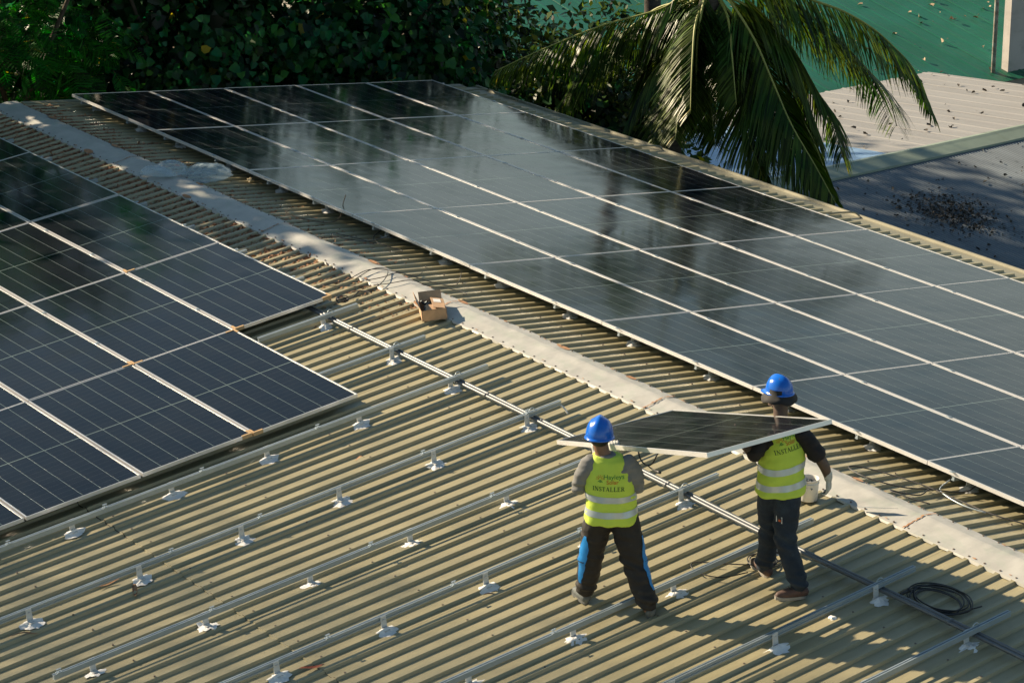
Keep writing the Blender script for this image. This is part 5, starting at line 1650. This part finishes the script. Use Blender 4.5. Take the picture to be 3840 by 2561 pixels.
for heel, toe in (((-.225, .135, -.014), (-.315, .375, -.02)), ((.262, -.195, .010), (.275, .07, .012))):
    up, so, la = shoe(heel, toe)
    me = remesh(up, .006, 2)
    s_ = obj('shoe', cloth(me, M['shoe_grey']), p1)
    obj('sole', make_mesh('sole', so[0], so[1], M['sole_grey']), s_)
    obj('laces', la.mesh('laces', M['dark'], True), s_)

# ---- worker on the right: black T-shirt, navy jeans, bucket hat under the helmet
O2 = (-1.5818, 1.1407, -0.1586)
p2 = empty('person', O2, RZ_P)
tag(p2, 'worker in black T-shirt, hi-vis vest, dark hat brim under the helmet and navy jeans, mid-stride', 'person', 'workers carrying the loose panel')
yaw2 = 0.42
legs = [limb([(.085, .02, .84), (.080, -.03, .64), (.066, -.075, .45), (.122, -.145, .26), (.170, -.205, .115)], [.114, .104, .088, .080, .076], 18),
        limb([(-.035, .07, .84), (-.040, .11, .62), (-.034, .135, .43), (-.044, .175, .25), (-.058, .215, .09)], [.112, .102, .086, .078, .074], 18),
        ellipsoid((.03, .045, .86), .155, .122, .15, 24)]
me = remesh(legs, .0085, 4)
def w2(p):
    d = fold(p, 6.3, .011, (6, 6, 16)) * max(0, min(1, (.80 - p.z) / .12))
    d += .009 * math.sin(p.z * 62 + p.x * 35) * math.exp(-((p.z - .45) / .08) ** 2)
    d += .009 * math.sin(p.z * 85 + p.x * 20) * math.exp(-((p.z - .14) / .06) ** 2)
    return d
wrinkle(me, w2)
tro2 = obj('trousers', cloth(me, M['trouser_navy']), p2)
tt = bvh(me)
sq_ = strokes([(-.022, 0, .022, 0, .05)])
print_on(tt, sq_, (.012, 0, .615), 0, M['paper'], 'patch', tro2, off=.004)
print_on(tt, strokes([(-.016, 0, .016, 0, .036)]), (.012, 0, .615), 0, M['dark'], 'patch', tro2, off=.006)
print_on(tt, strokes([(-.008, -.004, .010, -.004, .016)]), (.014, 0, .615), 0, M['ink_red'], 'patch', tro2, off=.008)
shR, elR, wrR = Vector((.200, .115, 1.235)), Vector((.318, .06, 1.085)), Vector((.402, .045, .90))
shL, elL = Vector((-.118, .13, 1.225)), Vector((-.185, -.02, 1.125))
gripL = Vector((-.27, .03, 1.19))
ts = [loft([(.03, .045, .84, .165, .125, yaw2 * .5, .85), (.035, .06, .95, .165, .120, yaw2 * .8, .85), (.04, .09, 1.10, .176, .118, yaw2, .85), (.04, .115, 1.20, .170, .108, yaw2, .85), (.035, .135, 1.27, .125, .085, yaw2, .9), (.03, .16, 1.32, .075, .07, yaw2, 1)]),
      limb([shR + Vector((-.02, 0, .01)), shR.lerp(elR, .45), shR.lerp(elR, .92)], [.072, .074, .072], 16),
      limb([shL + Vector((.02, 0, .01)), shL.lerp(elL, .5), shL.lerp(elL, .92)], [.072, .070, .068], 16)]
me = remesh(ts, .0085, 4)
wrinkle(me, lambda p: fold(p, 3.7, .010, (8, 8, 18)))
obj('shirt', cloth(me, M['shirt_black']), p2)
vs = [loft([(.030, .045, .785, .195, .168, yaw2 * .4, .85), (.030, .045, .81, .196, .168, yaw2 * .4, .85), (.032, .055, .92, .186, .152, yaw2 * .7, .82), (.038, .075, 1.03, .182, .140, yaw2, .82), (.040, .095, 1.12, .176, .132, yaw2, .80), (.040, .118, 1.21, .150, .118, yaw2, .78), (.037, .130, 1.27, .132, .096, yaw2, .8), (.03, .15, 1.31, .10, .078, yaw2, .9)], 40)]
me = remesh(vs, .0085, 3)
wrinkle(me, lambda p: fold(p, 2.4, .010, (7, 7, 10)) + .006 * math.sin(p.x * 40 - p.z * 16) * max(0, 1 - (p.z - .78) / .25))
vest2 = obj('vest', cloth(me, M['vest']), p2)
tv = bvh(me)
for z0 in (1.012, .885):
    tape(tv, lambda a, z0=z0: z0 + .016 * math.sin(a) + .012 * math.cos(a), .0255, .035, .065, M['strip'], vest2)
c2 = Vector((.085, 0, 1.165))
print_on(tv, serif_word('INSTALLER', .034), c2 + Vector((.0, 0, -.018)), yaw2, M['ink_dark'], 'lettering', vest2, tilt=.14)
print_on(tv, letters('Hayleys', .052), c2 + Vector((.036, 0, .078)), yaw2, M['ink_green'], 'lettering', vest2, tilt=.14)
print_on(tv, letters('Solar', .046), c2 + Vector((.020, 0, .036)), yaw2, M['ink_red'], 'lettering', vest2, tilt=.14)
print_on(tv, scaled(LOGO_SUN, .036), c2 + Vector((-.070, 0, .058)), yaw2, M['ink_red'], 'sun_emblem', vest2, tilt=.14)
print_on(tv, scaled(LOGO_HOUSE, .036), c2 + Vector((-.070, 0, .050)), yaw2, M['ink_green'], 'house_emblem', vest2, tilt=.14)
hc2 = Vector((.02, .235, 1.525))
hp_, eyes = head_parts(hc2, .75, 1.0, (.028, .165, 1.28))
fistR = hand(wrR + Vector((.004, 0, -.01)), (.04, .05, -1), (-.75, .35, 0), 1.0, (.45, .6, .4), 1)
palmL = hand(gripL, (-.35, .25, .55), (.1, -.1, 1), 1.0, (.1, .25, .2), 1)
body = hp_ + [ellipsoid((.04, .10, 1.10), .14, .09, .17, 20), limb([(.04, .12, 1.22), (.03, .045, .85)], [.10, .11], 16), ellipsoid((.03, .045, .88), .13, .10, .16, 20),
    limb([shR, elR], [.055, .046], 14), limb([elR, (elR + wrR) * .5 + Vector((.012, -.005, 0)), wrR], [.047, .043, .030], 14),
    limb([shL, elL], [.055, .046], 14), limb([elL, (elL + gripL) * .5, gripL], [.046, .042, .029], 14),
    limb([(.085, .02, .84), (.066, -.075, .45), (.165, -.205, .08)], [.085, .06, .045], 14), limb([(-.035, .07, .84), (-.034, .135, .43), (-.058, .215, .06)], [.085, .06, .045], 14)]
body += hand(wrR + Vector((.004, 0, -.01)), (.04, .05, -1), (-.75, .35, 0), .86, (.40, .55, .35), 1) + palmL
obj('body', cloth(remesh(body, .0065, 2), M['skin_dark']), p2)
for e_ in eyes: obj('eye', make_mesh('eye', e_[0], e_[1], M['sclera'], True), p2)
g_ = remesh(fistR + [limb([wrR + Vector((-.004, 0, .035)), wrR], [.036, .034], 14)], .005, 1)
obj('glove', cloth(g_, M['glove']), p2)
# bucket hat: band round the head and a drooping brim
v, f = [], []
n = 40
for (r, dz) in ((.090, .045), (.094, .005), (.120, -.022), (.142, -.050), (.136, -.054), (.092, -.002)):
    for k in range(n):
        a = 2 * math.pi * k / n
        wv = .010 * math.sin(3 * a + 1) + .006 * math.sin(7 * a)
        v.append(hc2 + Vector((r * math.cos(a), r * 1.12 * math.sin(a) - .01, dz + .022 + (wv if r > .1 else 0))))
for i in range(5):
    for k in range(n): f.append((i * n + k, i * n + (k + 1) % n, (i + 1) * n + (k + 1) % n, (i + 1) * n + k))
obj('hat', make_mesh('hat', v, f, M['hat'], True), p2)
(hv, hf), vent = helmet_parts(tuple(hc2 + Vector((0, -.005, .035))), .0965, .118, .125, .75, -.04, 0)
hel = obj('helmet', make_mesh('helmet', hv, hf, M['helmet'], True), p2)
obj('vent_slot', vent.mesh('vent_slot', M['dark'], True), hel)
for heel, toe in (((.222, -.205, -.006), (-.015, -.245, -.004)), ((-.030, .175, -.010), (-.140, .42, .012))):
    up, so, la = shoe(heel, toe)
    s_ = obj('shoe', cloth(remesh(up, .006, 2), M['shoe_brown']), p2)
    obj('sole', make_mesh('sole', so[0], so[1], M['sole']), s_)
    obj('laces', la.mesh('laces', M['dark'], True), s_)
